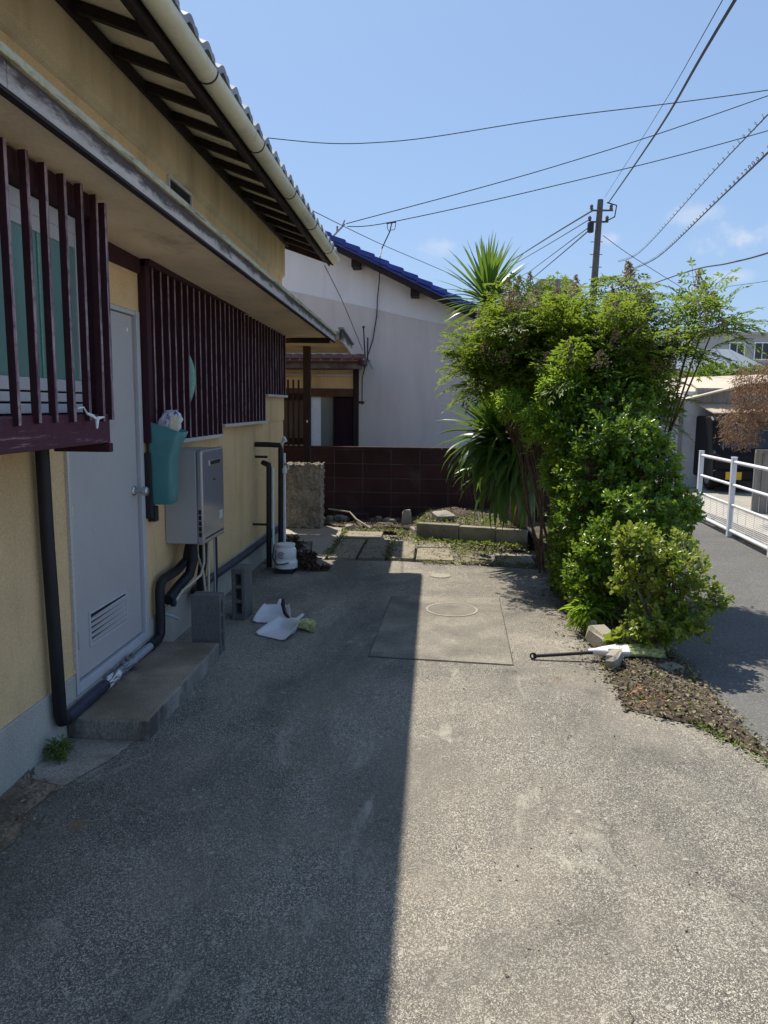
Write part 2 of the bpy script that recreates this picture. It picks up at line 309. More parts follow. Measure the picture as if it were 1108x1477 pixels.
class MB:
    def __init__(s): s.v = []; s.f = []; s.m = []
    def add(s, vs, fs, mi=0):
        n = len(s.v); s.v += [tuple(v) for v in vs]; s.f += [tuple(i + n for i in f) for f in fs]; s.m += [mi] * len(fs); return s
    def box(s, x0, x1, y0, y1, z0, z1, mi=0, fm=None):
        vs = [(x0, y0, z0), (x1, y0, z0), (x1, y1, z0), (x0, y1, z0), (x0, y0, z1), (x1, y0, z1), (x1, y1, z1), (x0, y1, z1)]
        fs = [(0, 3, 2, 1), (4, 5, 6, 7), (0, 1, 5, 4), (1, 2, 6, 5), (2, 3, 7, 6), (3, 0, 4, 7)]   # -z +z -y +x +y -x
        n = len(s.v); s.v += vs; s.f += [tuple(i + n for i in f) for f in fs]
        s.m += [(fm or {}).get(k, mi) for k in ('-z', '+z', '-y', '+x', '+y', '-x')]; return s
    def hexa(s, vs, mi=0):
        fs = [(0, 3, 2, 1), (4, 5, 6, 7), (0, 1, 5, 4), (1, 2, 6, 5), (2, 3, 7, 6), (3, 0, 4, 7)]
        return s.add(vs, fs, mi)
    def prism(s, poly, ax, a0, a1, mi=0):
        """extrude a 2D polygon along axis ax ('x': poly=(y,z), 'y': (x,z), 'z': (x,y))"""
        def P(p, a): return {'x': (a, p[0], p[1]), 'y': (p[0], a, p[1]), 'z': (p[0], p[1], a)}[ax]
        n = len(poly); vs = [P(p, a0) for p in poly] + [P(p, a1) for p in poly]
        fs = [tuple(range(n))[::-1], tuple(range(n, 2 * n))] + [(i, (i + 1) % n, n + (i + 1) % n, n + i) for i in range(n)]
        return s.add(vs, fs, mi)
    def tube(s, pts, r, n=8, mi=0, cap=True):
        pts = [Vector(p) for p in pts]; rs = r if isinstance(r, (list, tuple)) else [r] * len(pts)
        rings = []; up = None
        for i, p in enumerate(pts):
            d = (pts[min(i + 1, len(pts) - 1)] - pts[max(i - 1, 0)])
            if d.length < 1e-9: d = Vector((0, 0, 1))
            d.normalize()
            if up is None:
                up = Vector((0, 0, 1)) if abs(d.z) < 0.9 else Vector((1, 0, 0))
            a = d.cross(up)
            if a.length < 1e-6: a = d.cross(Vector((0.3, 0.9, 0.1)))
            a.normalize(); b = a.cross(d).normalized(); up = b
            rings.append([p + (a * math.cos(2 * math.pi * k / n) + b * math.sin(2 * math.pi * k / n)) * rs[i] for k in range(n)])
        vs = [v for rg in rings for v in rg]; fs = []
        for i in range(len(pts) - 1):
            for k in range(n):
                k2 = (k + 1) % n; fs.append((i * n + k, i * n + k2, (i + 1) * n + k2, (i + 1) * n + k))
        if cap: fs += [tuple(range(n))[::-1], tuple((len(pts) - 1) * n + k for k in range(n))]
        return s.add(vs, fs, mi)
    def lathe(s, prof, c, n=20, mi=0, ax='z', cap=True):
        vs = []; fs = []
        for (r, h) in prof:
            for k in range(n):
                a = 2 * math.pi * k / n; u, w = r * math.cos(a), r * math.sin(a)
                vs.append({'z': (c[0] + u, c[1] + w, c[2] + h), 'x': (c[0] + h, c[1] + u, c[2] + w), 'y': (c[0] + u, c[1] + h, c[2] + w)}[ax])
        for i in range(len(prof) - 1):
            for k in range(n):
                k2 = (k + 1) % n; fs.append((i * n + k, i * n + k2, (i + 1) * n + k2, (i + 1) * n + k))
        if cap: fs += [tuple(range(n))[::-1], tuple((len(prof) - 1) * n + k for k in range(n))]
        return s.add(vs, fs, mi)
    def mesh(s, name, mats, smooth=False):
        me = bpy.data.meshes.new(name); me.from_pydata(s.v, [], s.f); 
        for m in (mats if isinstance(mats, (list, tuple)) else [mats]): me.materials.append(m)
        me.polygons.foreach_set('material_index', s.m)
        bm = bmesh.new(); bm.from_mesh(me); bmesh.ops.recalc_face_normals(bm, faces=bm.faces); bm.to_mesh(me); bm.free()
        if smooth:
            me.polygons.foreach_set('use_smooth', [True] * len(me.polygons))
            try: me.set_sharp_from_angle(angle=rad(40))
            except Exception: pass
        me.update(); return me
    def build(s, name, mats, parent=None, bevel=0, smooth=False, seg=2):
        me = s.mesh(name, mats, smooth); o = link(name, me, parent, (0, 0, 0))
        if bevel: bev(o, bevel, seg)
        return o
def bev(o, w, seg=2):
    b = o.modifiers.new('bevel', 'BEVEL'); b.width = w; b.segments = seg; b.limit_method = 'ANGLE'; b.angle_limit = rad(40); return o
def boxobj(name, x0, x1, y0, y1, z0, z1, m, parent=None, bevel=0, **k): return MB().box(x0, x1, y0, y1, z0, z1, **k).build(name, m, parent, bevel)
def structure(o): o['kind'] = 'structure'; return o
def rough_mesh(me, amp, sub=2, seed=0):
    """subdivide and displace for an irregular lump"""
    bm = bmesh.new(); bm.from_mesh(me)
    bmesh.ops.subdivide_edges(bm, edges=bm.edges[:], cuts=sub, use_grid_fill=True)
    r = random.Random(seed)
    for v in bm.verts: v.co += Vector((r.uniform(-1, 1), r.uniform(-1, 1), r.uniform(-1, 1))) * amp
    bm.to_mesh(me); bm.free(); return me
def stone_mesh(name, sx, sy, sz, m, seed, amp=0.18):
    bm = bmesh.new(); bmesh.ops.create_cube(bm, size=1.0)
    bmesh.ops.bevel(bm, geom=bm.edges[:], offset=0.16, segments=1, affect='EDGES')
    r = random.Random(seed)
    for v in bm.verts: v.co = Vector((v.co.x * sx, v.co.y * sy, v.co.z * sz)) + Vector((r.uniform(-1, 1) * sx, r.uniform(-1, 1) * sy, r.uniform(-1, 1) * sz)) * amp * 0.5
    me = bpy.data.meshes.new(name); bm.to_mesh(me); bm.free(); me.materials.append(m); return me

# leaves as real faces ------------------------------------------------
class Leaves:
    def __init__(s): s.P = []; s.D = []; s.N = []; s.L = []; s.Wd = []; s.T = []
    def add(s, p, d, n, l, w, t): s.P.append(tuple(p)); s.D.append(tuple(d)); s.N.append(tuple(n)); s.L.append(l); s.Wd.append(w); s.T.append(t)
    def build(s, name, m, parent, wide=0.45, fold=0.12, droop=0.0, stuff=True):
        P = np.array(s.P); D = np.array(s.D); N = np.array(s.N); L = np.array(s.L)[:, None]; Wd = np.array(s.Wd)[:, None]
        D /= np.linalg.norm(D, axis=1, keepdims=True) + 1e-9
        S = np.cross(D, N); S /= np.linalg.norm(S, axis=1, keepdims=True) + 1e-9
        N = np.cross(S, D)
        dn = np.array([0, 0, -1.0])
        n = len(P)
        V = np.empty((n, 6, 3))
        V[:, 0] = P
        V[:, 1] = P + D * L * wide * 0.75 + S * Wd * 0.5 + N * Wd * fold
        V[:, 2] = P + D * L * (wide + 0.28) + S * Wd * 0.40 + N * Wd * fold + dn * droop * L * 0.4
        V[:, 3] = P + D * L + dn * droop * L
        V[:, 4] = P + D * L * (wide + 0.28) - S * Wd * 0.40 + N * Wd * fold + dn * droop * L * 0.4
        V[:, 5] = P + D * L * wide * 0.75 - S * Wd * 0.5 + N * Wd * fold
        F = (np.arange(n)[:, None, None] * 6 + np.array([[0, 1, 2, 3], [0, 3, 4, 5]])[None]).reshape(-1, 4)
        me = bpy.data.meshes.new(name)
        me.vertices.add(n * 6); me.vertices.foreach_set('co', V.ravel())
        me.loops.add(F.size); me.loops.foreach_set('vertex_index', F.ravel().astype(np.int32))
        me.polygons.add(len(F)); me.polygons.foreach_set('loop_start', np.arange(0, F.size, 4, dtype=np.int32))
        me.update(calc_edges=True)
        a = me.attributes.new('tint', 'FLOAT', 'FACE'); a.data.foreach_set('value', np.repeat(np.array(s.T, dtype=np.float32), 2))
        me.materials.append(m)
        o = link(name, me, parent)
        if stuff: o['kind'] = 'stuff'
        return o
def rv(): 
    v = RNG.normal(size=3); return v / np.linalg.norm(v)
def nrm(v): return v / (np.linalg.norm(v) + 1e-9)

# ================================================================== GROUND
def sheet(name, poly, z, m, depth=0.0, label=None, parent=None):
    mb = MB()
    if depth: mb.prism(poly, 'z', z - depth, z)
    else: mb.add([(x, y, z) for x, y in poly], [tuple(range(len(poly)))])
    return mb.build(name, m, parent)
structure(sheet('ground', [(-600, -300), (600, -300), (600, 900), (-600, 900)], -0.85, MT['yard']))
structure(sheet('yard', [(-40, -12), (1.58, -12), (1.58, 75), (-40, 75)], -0.06, MT['yard'], 0.3))
structure(sheet('far_yard', [(4.35, -12), (60, -12), (60, 75), (4.35, 75)], -0.03, MT['concrete_lt'], 0.4))
structure(sheet('road', [(1.585, -12), (3.93, -12), (3.93, 75), (1.585, 75)], -0.035, MT['asphalt'], 0.7))
structure(sheet('canal_floor', [(3.935, -12), (4.345, -12), (4.345, 75), (3.935, 75)], -0.6, MT['concrete'], 0.1))
drive_poly = [(-1.76, -6), (3.2, -6), (2.45, 1.2), (1.98, 2.3), (1.72, 3.0), (1.57, 3.46), (1.36, 3.83), (1.05, 4.0), (1.07, 4.3), (1.10, 4.9), (1.13, 5.4),
              (1.14, 6.1), (1.15, 6.9), (1.10, 7.55), (0.6, 7.68), (-0.39, 7.83), (-1.12, 7.80), (-1.30, 8.0), (-1.42, 8.85), (-1.76, 8.85)]
structure(sheet('driveway', drive_poly, 0.0, MT['drive'], 0.05))
structure(sheet('walkway', [(-2.9, 8.86), (-1.41, 8.86), (-1.29, 8.02), (-1.13, 7.83), (-1.155, 9.9), (-1.2, 10.05), (-2.9, 10.0)], 0.004, MT['concrete_lt'], 0.05))
# soil strip between driveway and road, with an uneven surface
def soil_patch(name, outline, z, n, amp, seed, m, mound=None, feather=False):
    r = np.random.default_rng(seed)
    xs = [p[0] for p in outline]; ys = [p[1] for p in outline]
    nx, ny = n; X = np.linspace(min(xs), max(xs), nx); Y = np.linspace(min(ys), max(ys), ny)
    mb = MB(); H = r.normal(size=(nx, ny)) * amp
    H = (H + np.roll(H, 1, 0) + np.roll(H, 1, 1) + np.roll(np.roll(H, 1, 0), 1, 1)) / 2.2
    def bounds(y):
        hits = []
        for i in range(len(outline)):
            (xa, ya), (xb, yb) = outline[i], outline[(i + 1) % len(outline)]
            if (ya - y) * (yb - y) <= 0 and ya != yb: hits.append(xa + (xb - xa) * (y - ya) / (yb - ya))
        return (min(hits), max(hits)) if len(hits) > 1 else (xs[0], xs[0])
    vs = []
    for j, y in enumerate(Y):
        a, b = bounds(min(max(y, min(ys) + 1e-3), max(ys) - 1e-3))
        for i in range(nx):
            x = a + (b - a) * i / (nx - 1)
            e_ = math.sin(math.pi * i / (nx - 1)) ** .6 if feather else 1.0
            if feather and i == 0: x += r.normal() * .012 - .012
            h = (.0045 + (z + H[i, j] * 1.6 + (mound(x, y) if mound else 0)) * e_) if feather else z + H[i, j] + (mound(x, y) if mound else 0)
            vs.append((x, y, h))
    fs = [(j * nx + i, j * nx + i + 1, (j + 1) * nx + i + 1, (j + 1) * nx + i) for j in range(ny - 1) for i in range(nx - 1)]
    return structure(mb.add(vs, fs).build(name, m, None, 0, True))
structure(sheet('soil_base', [(1.0, 4.05), (1.02, 3.95), (1.36, 3.78), (1.60, 3.3), (1.62, 8.3), (1.05, 8.3)], -.005, MT['soil']))
soil_patch('soil_strip', [(1.06, 4.0), (1.36, 3.84), (1.585, 3.46), (1.60, 4.6), (1.60, 5.5), (1.60, 8.2), (1.08, 8.2), (1.13, 6.9), (1.10, 4.9)], 0.0, (14, 150), 0.008, 3, MT['soil'],
           lambda x, y: 0.004 + 0.028 * math.sin(math.pi * min(1, max(0, (x - 1.08) / 0.5))), True)
soil_patch('garden_soil', [(-1.3, 9.95), (-0.25, 9.75), (-0.2, 9.22), (1.06, 8.9), (1.6, 8.0), (1.6, 10.72), (-2.2, 10.72)], 0.0, (60, 44), 0.014, 5, MT['soil'],
           lambda x, y: 0.02 + 0.15 * max(0, min(1, (x + 0.3) / 0.25)) * max(0, min(1, (1.25 - x) / 0.15)) + 0.09 * math.exp(-((x - 0.27) / 0.25) ** 2 - ((y - 10.1) / 0.25) ** 2))

# inspection slab let into the driveway
t = thing('inspection_slab', (0.09, 5.5, 0), 'square concrete inspection slab with a round lid set into the driveway', 'inspection cover')
sl_poly = [(-0.40, 4.74), (0.52, 4.66), (0.57, 6.37), (-0.34, 6.34)]
def inset(poly, d):
    cx = sum(p[0] for p in poly) / len(poly); cy = sum(p[1] for p in poly) / len(poly)
    return [(x + (cx - x) * d / abs(x - cx + 1e-6) if abs(x - cx) > d else x, y + (cy - y) * d / abs(y - cy + 1e-6)) for x, y in poly]
sheet('joint_line', sl_poly, 0.0035, mat('joint_dark', (0.085, 0.078, 0.066), 0.95, .5, 7), 0.003, parent=t)
sheet('slab', inset(sl_poly, 0.007), 0.0075, MT['slab'], 0.006, parent=t)
mb = MB(); mb.lathe([(0.205, 0.0), (0.205, 0.004), (0.188, 0.004), (0.188, 0.001)], (0.16, 5.93, 0.0076), 48, cap=False); mb.build('lid_ring', MT['concrete_lt'], t, smooth=True)
MB().lathe([(0.187, 0.0), (0.187, 0.002), (0.001, 0.003)], (0.16, 5.93, 0.0078), 48).build('lid', MT['slab'], t, smooth=True)
o = MB().lathe([(0.095, 0.0), (0.095, 0.006), (0.085, 0.009), (0.001, 0.009)], (0.08, 7.17, 0.0), 32).build('drain_cap', MT['concrete_lt'], smooth=True)
tag(o, 'small round pale drain cap flush with the driveway beyond the inspection slab', 'drain cap')

# pavers beyond the driveway
mp_ = mat('old_paver_concrete', (0.259, 0.231, 0.175), 0.95, 0.25, 3, 0.4, 110, 0.5, 70, dirt=(0.133, 0.112, 0.070), ds=3, da=0.5, db=0.75, objvar=0.1)
pv = thing('stone_paving', (-0.4, 8.5, 0), 'worn concrete paving slabs with weeds in their joints beyond the driveway', 'paving')
for (x0, x1, y0, y1) in [(-1.08, -0.80, 7.90, 9.05), (-0.77, -0.50, 7.92, 9.05), (-1.08, -0.62, 9.1, 9.62), (-0.44, -0.2, 7.92, 8.95), (-0.17, 0.22, 7.88, 8.55), (-0.16, 0.2, 8.6, 9.0), (0.3, 0.62, 7.82, 8.3), (0.68, 1.05, 7.75, 8.2)]:
    j = lambda: random.uniform(-0.012, 0.012)
    pz = 0.012 + random.uniform(-0.004, 0.006)
    mb = MB(); mb.prism([(x0 + j(), y0 + j()), (x1 + j(), y0 + j()), (x1 + j(), y1 + j()), (x0 + j(), y1 + j())], 'z', -0.04, pz)
    mb.build('paver', mp_, pv, 0.006)
# raised bed kerb
kb = thing('garden_kerb', (0.4, 9.0, 0), 'low weathered concrete kerb edging the raised garden bed', 'kerb')
def kerb_piece(a, b, h, w, m=MT['concrete']):
    a = Vector(a); b = Vector(b); d = (b - a).normalized(); n = Vector((-d.y, d.x)) * w
    me = MB().hexa([(a.x, a.y, -0.05), (b.x, b.y, -0.05), (b.x + n.x, b.y + n.y, -0.05), (a.x + n.x, a.y + n.y, -0.05),
                    (a.x, a.y, h), (b.x, b.y, h), (b.x + n.x, b.y + n.y, h), (a.x + n.x, a.y + n.y, h)])
    return me.build('kerb_stone', m, kb, 0.012)
kerb_piece((-0.20, 9.13), (0.30, 9.01), 0.205, 0.12)
kerb_piece((0.305, 9.008), (0.72, 8.905), 0.195, 0.12)
kerb_piece((0.725, 8.903), (1.08, 8.80), 0.19, 0.12)
kerb_piece((-0.17, 9.26), (-0.30, 9.72), 0.07, -0.10)

# ================================================================== THE YELLOW HOUSE (left)
XW = -1.75; YE = 8.85
house = thing('yellow_house', (-4.0, 5.0, 0), 'yellow stucco house with tiled roof, canopy and dark slatted screens along the driveway', 'house')
mb = MB()
mb.box(-1.95, XW, -4, 3.56, 0.27, 2.50)                 # left of the door
mb.box(-1.95, XW, 3.56, 4.50, 2.127, 2.50)               # over the door
mb.box(-1.95, XW, 4.50, YE, 0.27, 2.50)
mb.box(-1.95, XW, -4, YE, 2.50, 3.06)
mb.build('wall', MT['yellow'], house)
mb = MB()
mb.hexa([(-1.94, -4, 3.06), (XW + .001, -4, 3.22), (XW + .001, YE + .012, 2.995), (-1.94, YE + .012, 2.99), (-1.94, -4, 3.42), (XW + .03, -4, 3.42), (XW + .03, YE + .012, 3.42), (-1.94, YE + .012, 3.42)])
mb.hexa([(XW + .0005, -4, 3.225), (XW + .032, -4, 3.26), (XW + .032, YE + .013, 3.03), (XW + .0005, YE + .013, 3.0), (XW + .0005, -4, 3.419), (XW + .032, -4, 3.419), (XW + .032, YE + .013, 3.419), (XW + .0005, YE + .013, 3.419)])
mb.build('upper_band', MT['yellow_dirty'], house)
mb = MB(); mb.box(-7.5, -1.952, YE - 0.15, YE + 0.0, 0.0, 3.40); mb.prism([(-7.5, 3.401), (-1.952, 3.401), (-1.952, 3.5), (-4.6, 4.55), (-7.5, 3.45)], 'y', YE - 0.14, YE - 0.01)
mb.box(-7.5, -7.3, -4, YE - 0.16, 0, 3.4); mb.box(-7.3, -1.955, -4.0, -3.85, 0, 3.4)
mb.build('end_wall', MT['yellow'], house)
mb = MB(); mb.box(-1.95, XW + 0.012, -4, 3.53, -0.05, 0.27); mb.box(-1.95, XW + 0.012, 3.53, 4.52, -0.05, 0.15); mb.box(-1.95, XW + 0.012, 4.52, YE + 0.012, -0.05, 0.27)
mb.build('plinth', MT['plinth'], house, 0.006)
# vent
mb = MB(); mb.box(XW, XW + 0.018, 5.08, 5.56, 2.93, 2.95); mb.box(XW, XW + 0.018, 5.08, 5.56, 3.035, 3.055); mb.box(XW, XW + 0.018, 5.08, 5.10, 2.951, 3.034); mb.box(XW, XW + 0.018, 5.54, 5.56, 2.951, 3.034)
vf = mb.build('vent', MT['whitesill'], house)
MB().box(XW, XW + 0.006, 5.10, 5.54, 2.951, 3.034).build('vent_opening', MT['dark'], vf)
# --- canopy
def zc(y): return 2.468 - 0.0165 * (y - 2.2)
XF = -1.20; YC = 9.28
def ybox(x0, x1, y0, y1, z0f, z1f, mi=0, mb=None):
    mb = mb or MB()
    n = 1
    return mb.hexa([(x0, y0, z0f(y0)), (x1, y0, z0f(y0)), (x1, y1, z0f(y1)), (x0, y1, z0f(y1)), (x0, y0, z1f(y0)), (x1, y0, z1f(y0)), (x1, y1, z1f(y1)), (x0, y1, z1f(y1))], mi)
ybox(XW, XF - 0.022, -4, YC, lambda y: zc(y) - 0.0, lambda y: zc(y) + 0.06).build('canopy_soffit', MT['soffit'], house)
mb = MB(); mb.hexa([(XW, -4, zc(-4) + .061), (XF - 0.02, -4, zc(-4) + .061), (XF - 0.02, YC, zc(YC) + .061), (XW, YC, zc(YC) + .061),
                    (XW, -4, zc(-4) + .19), (XF - 0.02, -4, zc(-4) + .067), (XF - 0.02, YC, zc(YC) + .067), (XW, YC, zc(YC) + .19)]); mb.build('canopy_roof', MT['flash'], house)
for (a, b) in [(-4, 2.2), (2.203, 4.9), (4.903, YC)]:
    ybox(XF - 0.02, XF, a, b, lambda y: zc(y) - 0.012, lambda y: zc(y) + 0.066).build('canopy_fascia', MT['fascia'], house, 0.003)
ybox(XF - 0.024, XF + 0.004, -4, YC - 0.002, lambda y: zc(y) - 0.024, lambda y: zc(y) - 0.013).build('canopy_trim', MT['darkwood'], house)
ybox(XF - 0.05, XF + 0.014, -4, YC + 0.01, lambda y: zc(y) + 0.067, lambda y: zc(y) + 0.096).build('canopy_flashing', MT['flash'], house, 0.004)
boxobj('canopy_beam', XW, XF - 0.025, YC - 0.36, YC - 0.27, zc(YC) - 0.05, zc(YC) - 0.002, MT['darkwood'], house)
# --- porch roof beyond the canopy (slopes gently away)
zp = lambda y: 2.37 - 0.075 * (y - 9.3)
ybox(-3.2, -1.155, 9.30, 10.45, lambda y: zp(y), lambda y: zp(y) + 0.05).build('porch_soffit', MT['yellow_dirty'], house)
ybox(-3.2, -1.152, 9.30, 10.47, lambda y: zp(y) + 0.052, lambda y: zp(y) + 0.10).build('porch_roof', MT['tile'], house)
ybox(-1.15, -1.125, 9.29, 10.48, lambda y: zp(y) - 0.02, lambda y: zp(y) + 0.115).build('porch_fascia', MT['fascia'], house, 0.003)
ybox(-1.17, -1.105, 9.28, 10.50, lambda y: zp(y) + 0.117, lambda y: zp(y) + 0.14).build('porch_flashing', MT['tile'], house)
boxobj('porch_back_wall', -3.4, -3.2, 8.87, 12.5, 0.0, 2.6, MT['yellow'], house)
# --- eaves: rafters, sheathing, gutter, tiles
SL = 0.36
zr = lambda x: 3.40 + SL * (XW - x) * 1.0            # underside of rafters, falls outwards
mb = MB(); mb.hexa([(-2.0, -4, zr(-2.0) + .052), (-1.16, -4, zr(-1.16) + .052), (-1.16, 9.03, zr(-1.16) + .052), (-2.0, 9.03, zr(-2.0) + .052),
                    (-2.0, -4, zr(-2.0) + .07), (-1.16, -4, zr(-1.16) + .07), (-1.16, 9.03, zr(-1.16) + .07), (-2.0, 9.03, zr(-2.0) + .07)]); mb.build('eave_boards', MT['sheath'], house)
raf = MB().hexa([(0, -.024, 0), (.53, -.024, -.53 * SL), (.53, .024, -.53 * SL), (0, .024, 0), (0, -.024, .05), (.53, -.024, .05 - .53 * SL), (.53, .024, .05 - .53 * SL), (0, .024, .05)]).mesh('rafter', MT['darkwood'])
y = 8.72
while y > 1.5:
    link('rafter', raf, house, (XW - 0.01, y, zr(XW) + 0.001)); y -= 0.455
MB().box(XW + 0.036, XW + 0.06, -4, YE + .1, 3.36, 3.42).build('wall_plate', MT['darkwood'], house)
MB().hexa([(XW - .3, 8.97, 3.46), (-1.19, 8.97, zr(-1.19) - .03), (-1.19, 9.02, zr(-1.19) - .03), (XW - .3, 9.02, 3.46), (XW - .3, 8.97, 3.62), (-1.19, 8.97, zr(-1.19) + .091), (-1.19, 9.02, zr(-1.19) + .091), (XW - .3, 9.02, 3.62)]).build('verge_board', MT['darkwood'], house)
MB().box(-1.238, -1.222, -4, 8.96, 3.155, 3.262).build('eave_fascia', MT['darkwood'], house)
MB().box(-1.30, -1.24, -4, 8.96, zr(-1.27) - 0.022, zr(-1.27) - 0.001).build('eave_batten', MT['darkwood'], house)
GX, GZ, GR = -1.160, 3.225, 0.056
mb = MB(); prof = [(GX + GR * math.cos(a), GZ + GR * math.sin(a)) for a in np.linspace(math.pi, 2 * math.pi, 15)]
inner = [(GX + (GR - .005) * math.cos(a), GZ + (GR - .005) * math.sin(a) + .001) for a in np.linspace(2 * math.pi, math.pi, 15)]
sec = prof + inner
for (a, b) in [(-4, 3.95), (3.953, 8.93)]:
    n = len(sec); vs = [(x, a, z) for x, z in sec] + [(x, b, z) for x, z in sec]
    mb.add(vs, [(i, (i + 1) % n, n + (i + 1) % n, n + i) for i in range(n)] + [tuple(range(n)), tuple(range(n, 2 * n))])
gut = mb.build('gutter', MT['gutter'], house, 0, True)
MB().prism([(x, z) for x, z in prof], 'y', 8.93, 8.945).build('gutter_end_cap', MT['gutter'], gut)
brk = MB()
for i in range(12):
    a0 = math.pi + math.pi * i / 12; a1 = math.pi + math.pi * (i + 1) / 12
    q = lambda a, r: (r * math.cos(a), r * math.sin(a))
    (x0, z0), (x1, z1) = q(a0, GR + .004), q(a1, GR + .004); (x2, z2), (x3, z3) = q(a0, GR + .0005), q(a1, GR + .0005)
    brk.hexa([(x0, -.006, z0), (x1, -.006, z1), (x1, .006, z1), (x0, .006, z0), (x2, -.006, z2), (x3, -.006, z3), (x3, .006, z3), (x2, .006, z2)])
brk.box(-0.062, -0.056, -.006, .006, 0, .06)
brk = brk.mesh('gutter_bracket', MT['wire'])
for y in (2.0, 3.0, 4.0, 5.05, 6.15, 7.2, 8.3): link('gutter_bracket', brk, gut, (GX, y, GZ))
# eave course of pan tiles: each one its own piece
def tile_mesh(m, w=0.275, ln=0.32, th=0.018):
    mb = MB(); k = 12; ys = np.linspace(-w / 2, w / 2, k)
    f = lambda y: 0.028 * math.sin((y / w) * 2 * math.pi + 0.9) + (0.018 if y > w * .33 else 0)
    vs = []
    for x in (0.0, ln):
        for y in ys: vs.append((x, y, f(y) - SL * x))
        for y in ys: vs.append((x, y, f(y) - SL * x - th - (0.02 if x == ln else 0)))
    fs = []
    for i in range(k - 1):
        fs += [(i, i + 1, 2 * k + i + 1, 2 * k + i), (k + i, 2 * k + k + i, 2 * k + k + i + 1, k + i + 1), (2 * k + i, 2 * k + i + 1, 3 * k + i + 1, 3 * k + i), (i, k + i, k + i + 1, i + 1)]
    fs += [(0, 2 * k, 3 * k, k), (k - 1, 2 * k - 1, 4 * k - 1, 3 * k - 1)]
    return mb.add(vs, fs).mesh('roof_tile', m, True)
tm = tile_mesh(MT['tile'])
yy = 8.93
while yy > 1.2:
    for r in range(3):
        xx = -1.150 - 0.32 - r * 0.29
        link('roof_tile', tm, house, (xx, yy + random.uniform(-.004, .004), zr(xx) + 0.150 + r * 0.012), (0, random.uniform(-.01, .01), random.uniform(-.01, .01)))
    yy -= 0.275
mb = MB(); mb.hexa([(-2.06, -4, zr(-2.06) + .115), (-1.24, -4, zr(-1.24) + .085), (-1.24, 9.06, zr(-1.24) + .085), (-2.06, 9.06, zr(-2.06) + .115),
                    (-2.06, -4, zr(-2.06) + .13), (-1.22, -4, zr(-1.22) + .12), (-1.22, 9.06, zr(-1.22) + .12), (-2.06, 9.06, zr(-2.06) + .13)])
mb.hexa([(-4.6, -4, 4.44), (-2.06, -4, zr(-2.06) + .10), (-2.06, 9.06, zr(-2.06) + .10), (-4.6, 9.06, 4.44), (-4.6, -4, 4.60), (-2.06, -4, zr(-2.06) + .20), (-2.06, 9.06, zr(-2.06) + .20), (-4.6, 9.06, 4.60)])
mb.hexa([(-8.1, -4, 3.2), (-4.602, -4, 4.44), (-4.602, 9.06, 4.44), (-8.1, 9.06, 3.2), (-8.1, -4, 3.36), (-4.602, -4, 4.60), (-4.602, 9.06, 4.60), (-8.1, 9.06, 3.36)])
mb.build('roof', MT['tile'], house)
# --- door
DX = XW - 0.012
dr = MB().box(DX - 0.04, DX, 3.60, 4.455, 0.215, 2.095).build('door', MT['door'], house, 0.004)
mb = MB(); mb.box(-1.94, XW + 0.004, 3.56, 3.585, 0.15, 2.125); mb.box(-1.94, XW + 0.010, 4.47, 4.52, 0.152, 2.125); mb.box(-1.94, XW + 0.004, 3.585, 4.47, 2.10, 2.125)
mb.box(-1.94, XW + 0.006, 3.585, 4.47, 0.152, 0.205); mb.build('door_frame', MT['frame'], house, 0.003)
MB().box(-1.945, DX - 0.045, 3.585, 4.47, 0.206, 2.098).build('door_recess', MT['dark'], house)
MB().box(XW + 0.0, XW + 0.016, 3.535, 3.558, 0.3, 1.42).build('door_stop', MT['whitesill'], house)
for z_ in (.42, 1.05, 1.85): MB().tube([(DX + .006, 3.603, z_ - .045), (DX + .006, 3.603, z_ + .045)], .007, 8).build('hinge', MT['steel'], dr)
mb = MB(); mb.lathe([(0.030, 0), (0.030, 0.006), (0.024, 0.012), (0.011, 0.016), (0.011, 0.045), (0.020, 0.050), (0.027, 0.062), (0.026, 0.080), (0.018, 0.088), (0.001, 0.089)], (DX, 4.395, 1.085), 24, ax='x')
mb.build('door_knob', MT['steel'], dr, 0, True)
mb = MB(); mb.box(DX, DX + .008, 3.74, 3.755, .345, .53); mb.box(DX, DX + .008, 4.215, 4.23, .345, .53); mb.box(DX, DX + .008, 3.755, 4.215, .515, .53); mb.box(DX, DX + .008, 3.755, 4.215, .345, .36)
mb.build('louver_frame', MT['frame'], dr)
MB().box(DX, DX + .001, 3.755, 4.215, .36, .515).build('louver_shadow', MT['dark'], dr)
lv = MB().hexa([(0.001, -.23, 0.0), (.0085, -.23, -.012), (.0085, .23, -.012), (0.001, .23, 0.0), (0.001, -.23, .003), (.0085, -.23, .003), (.0085, .23, .003), (0.001, .23, .012)]).mesh('louver_blade', MT['door'])
for i in range(5): link('louver_blade', lv, dr, (DX, 3.985, .375 + .0285 * i))
MB().lathe([(.012, 0), (.012, .006), (.001, .007)], (DX, 4.37, 2.01), 12, ax='x').build('door_bumper', MT['white'], dr)
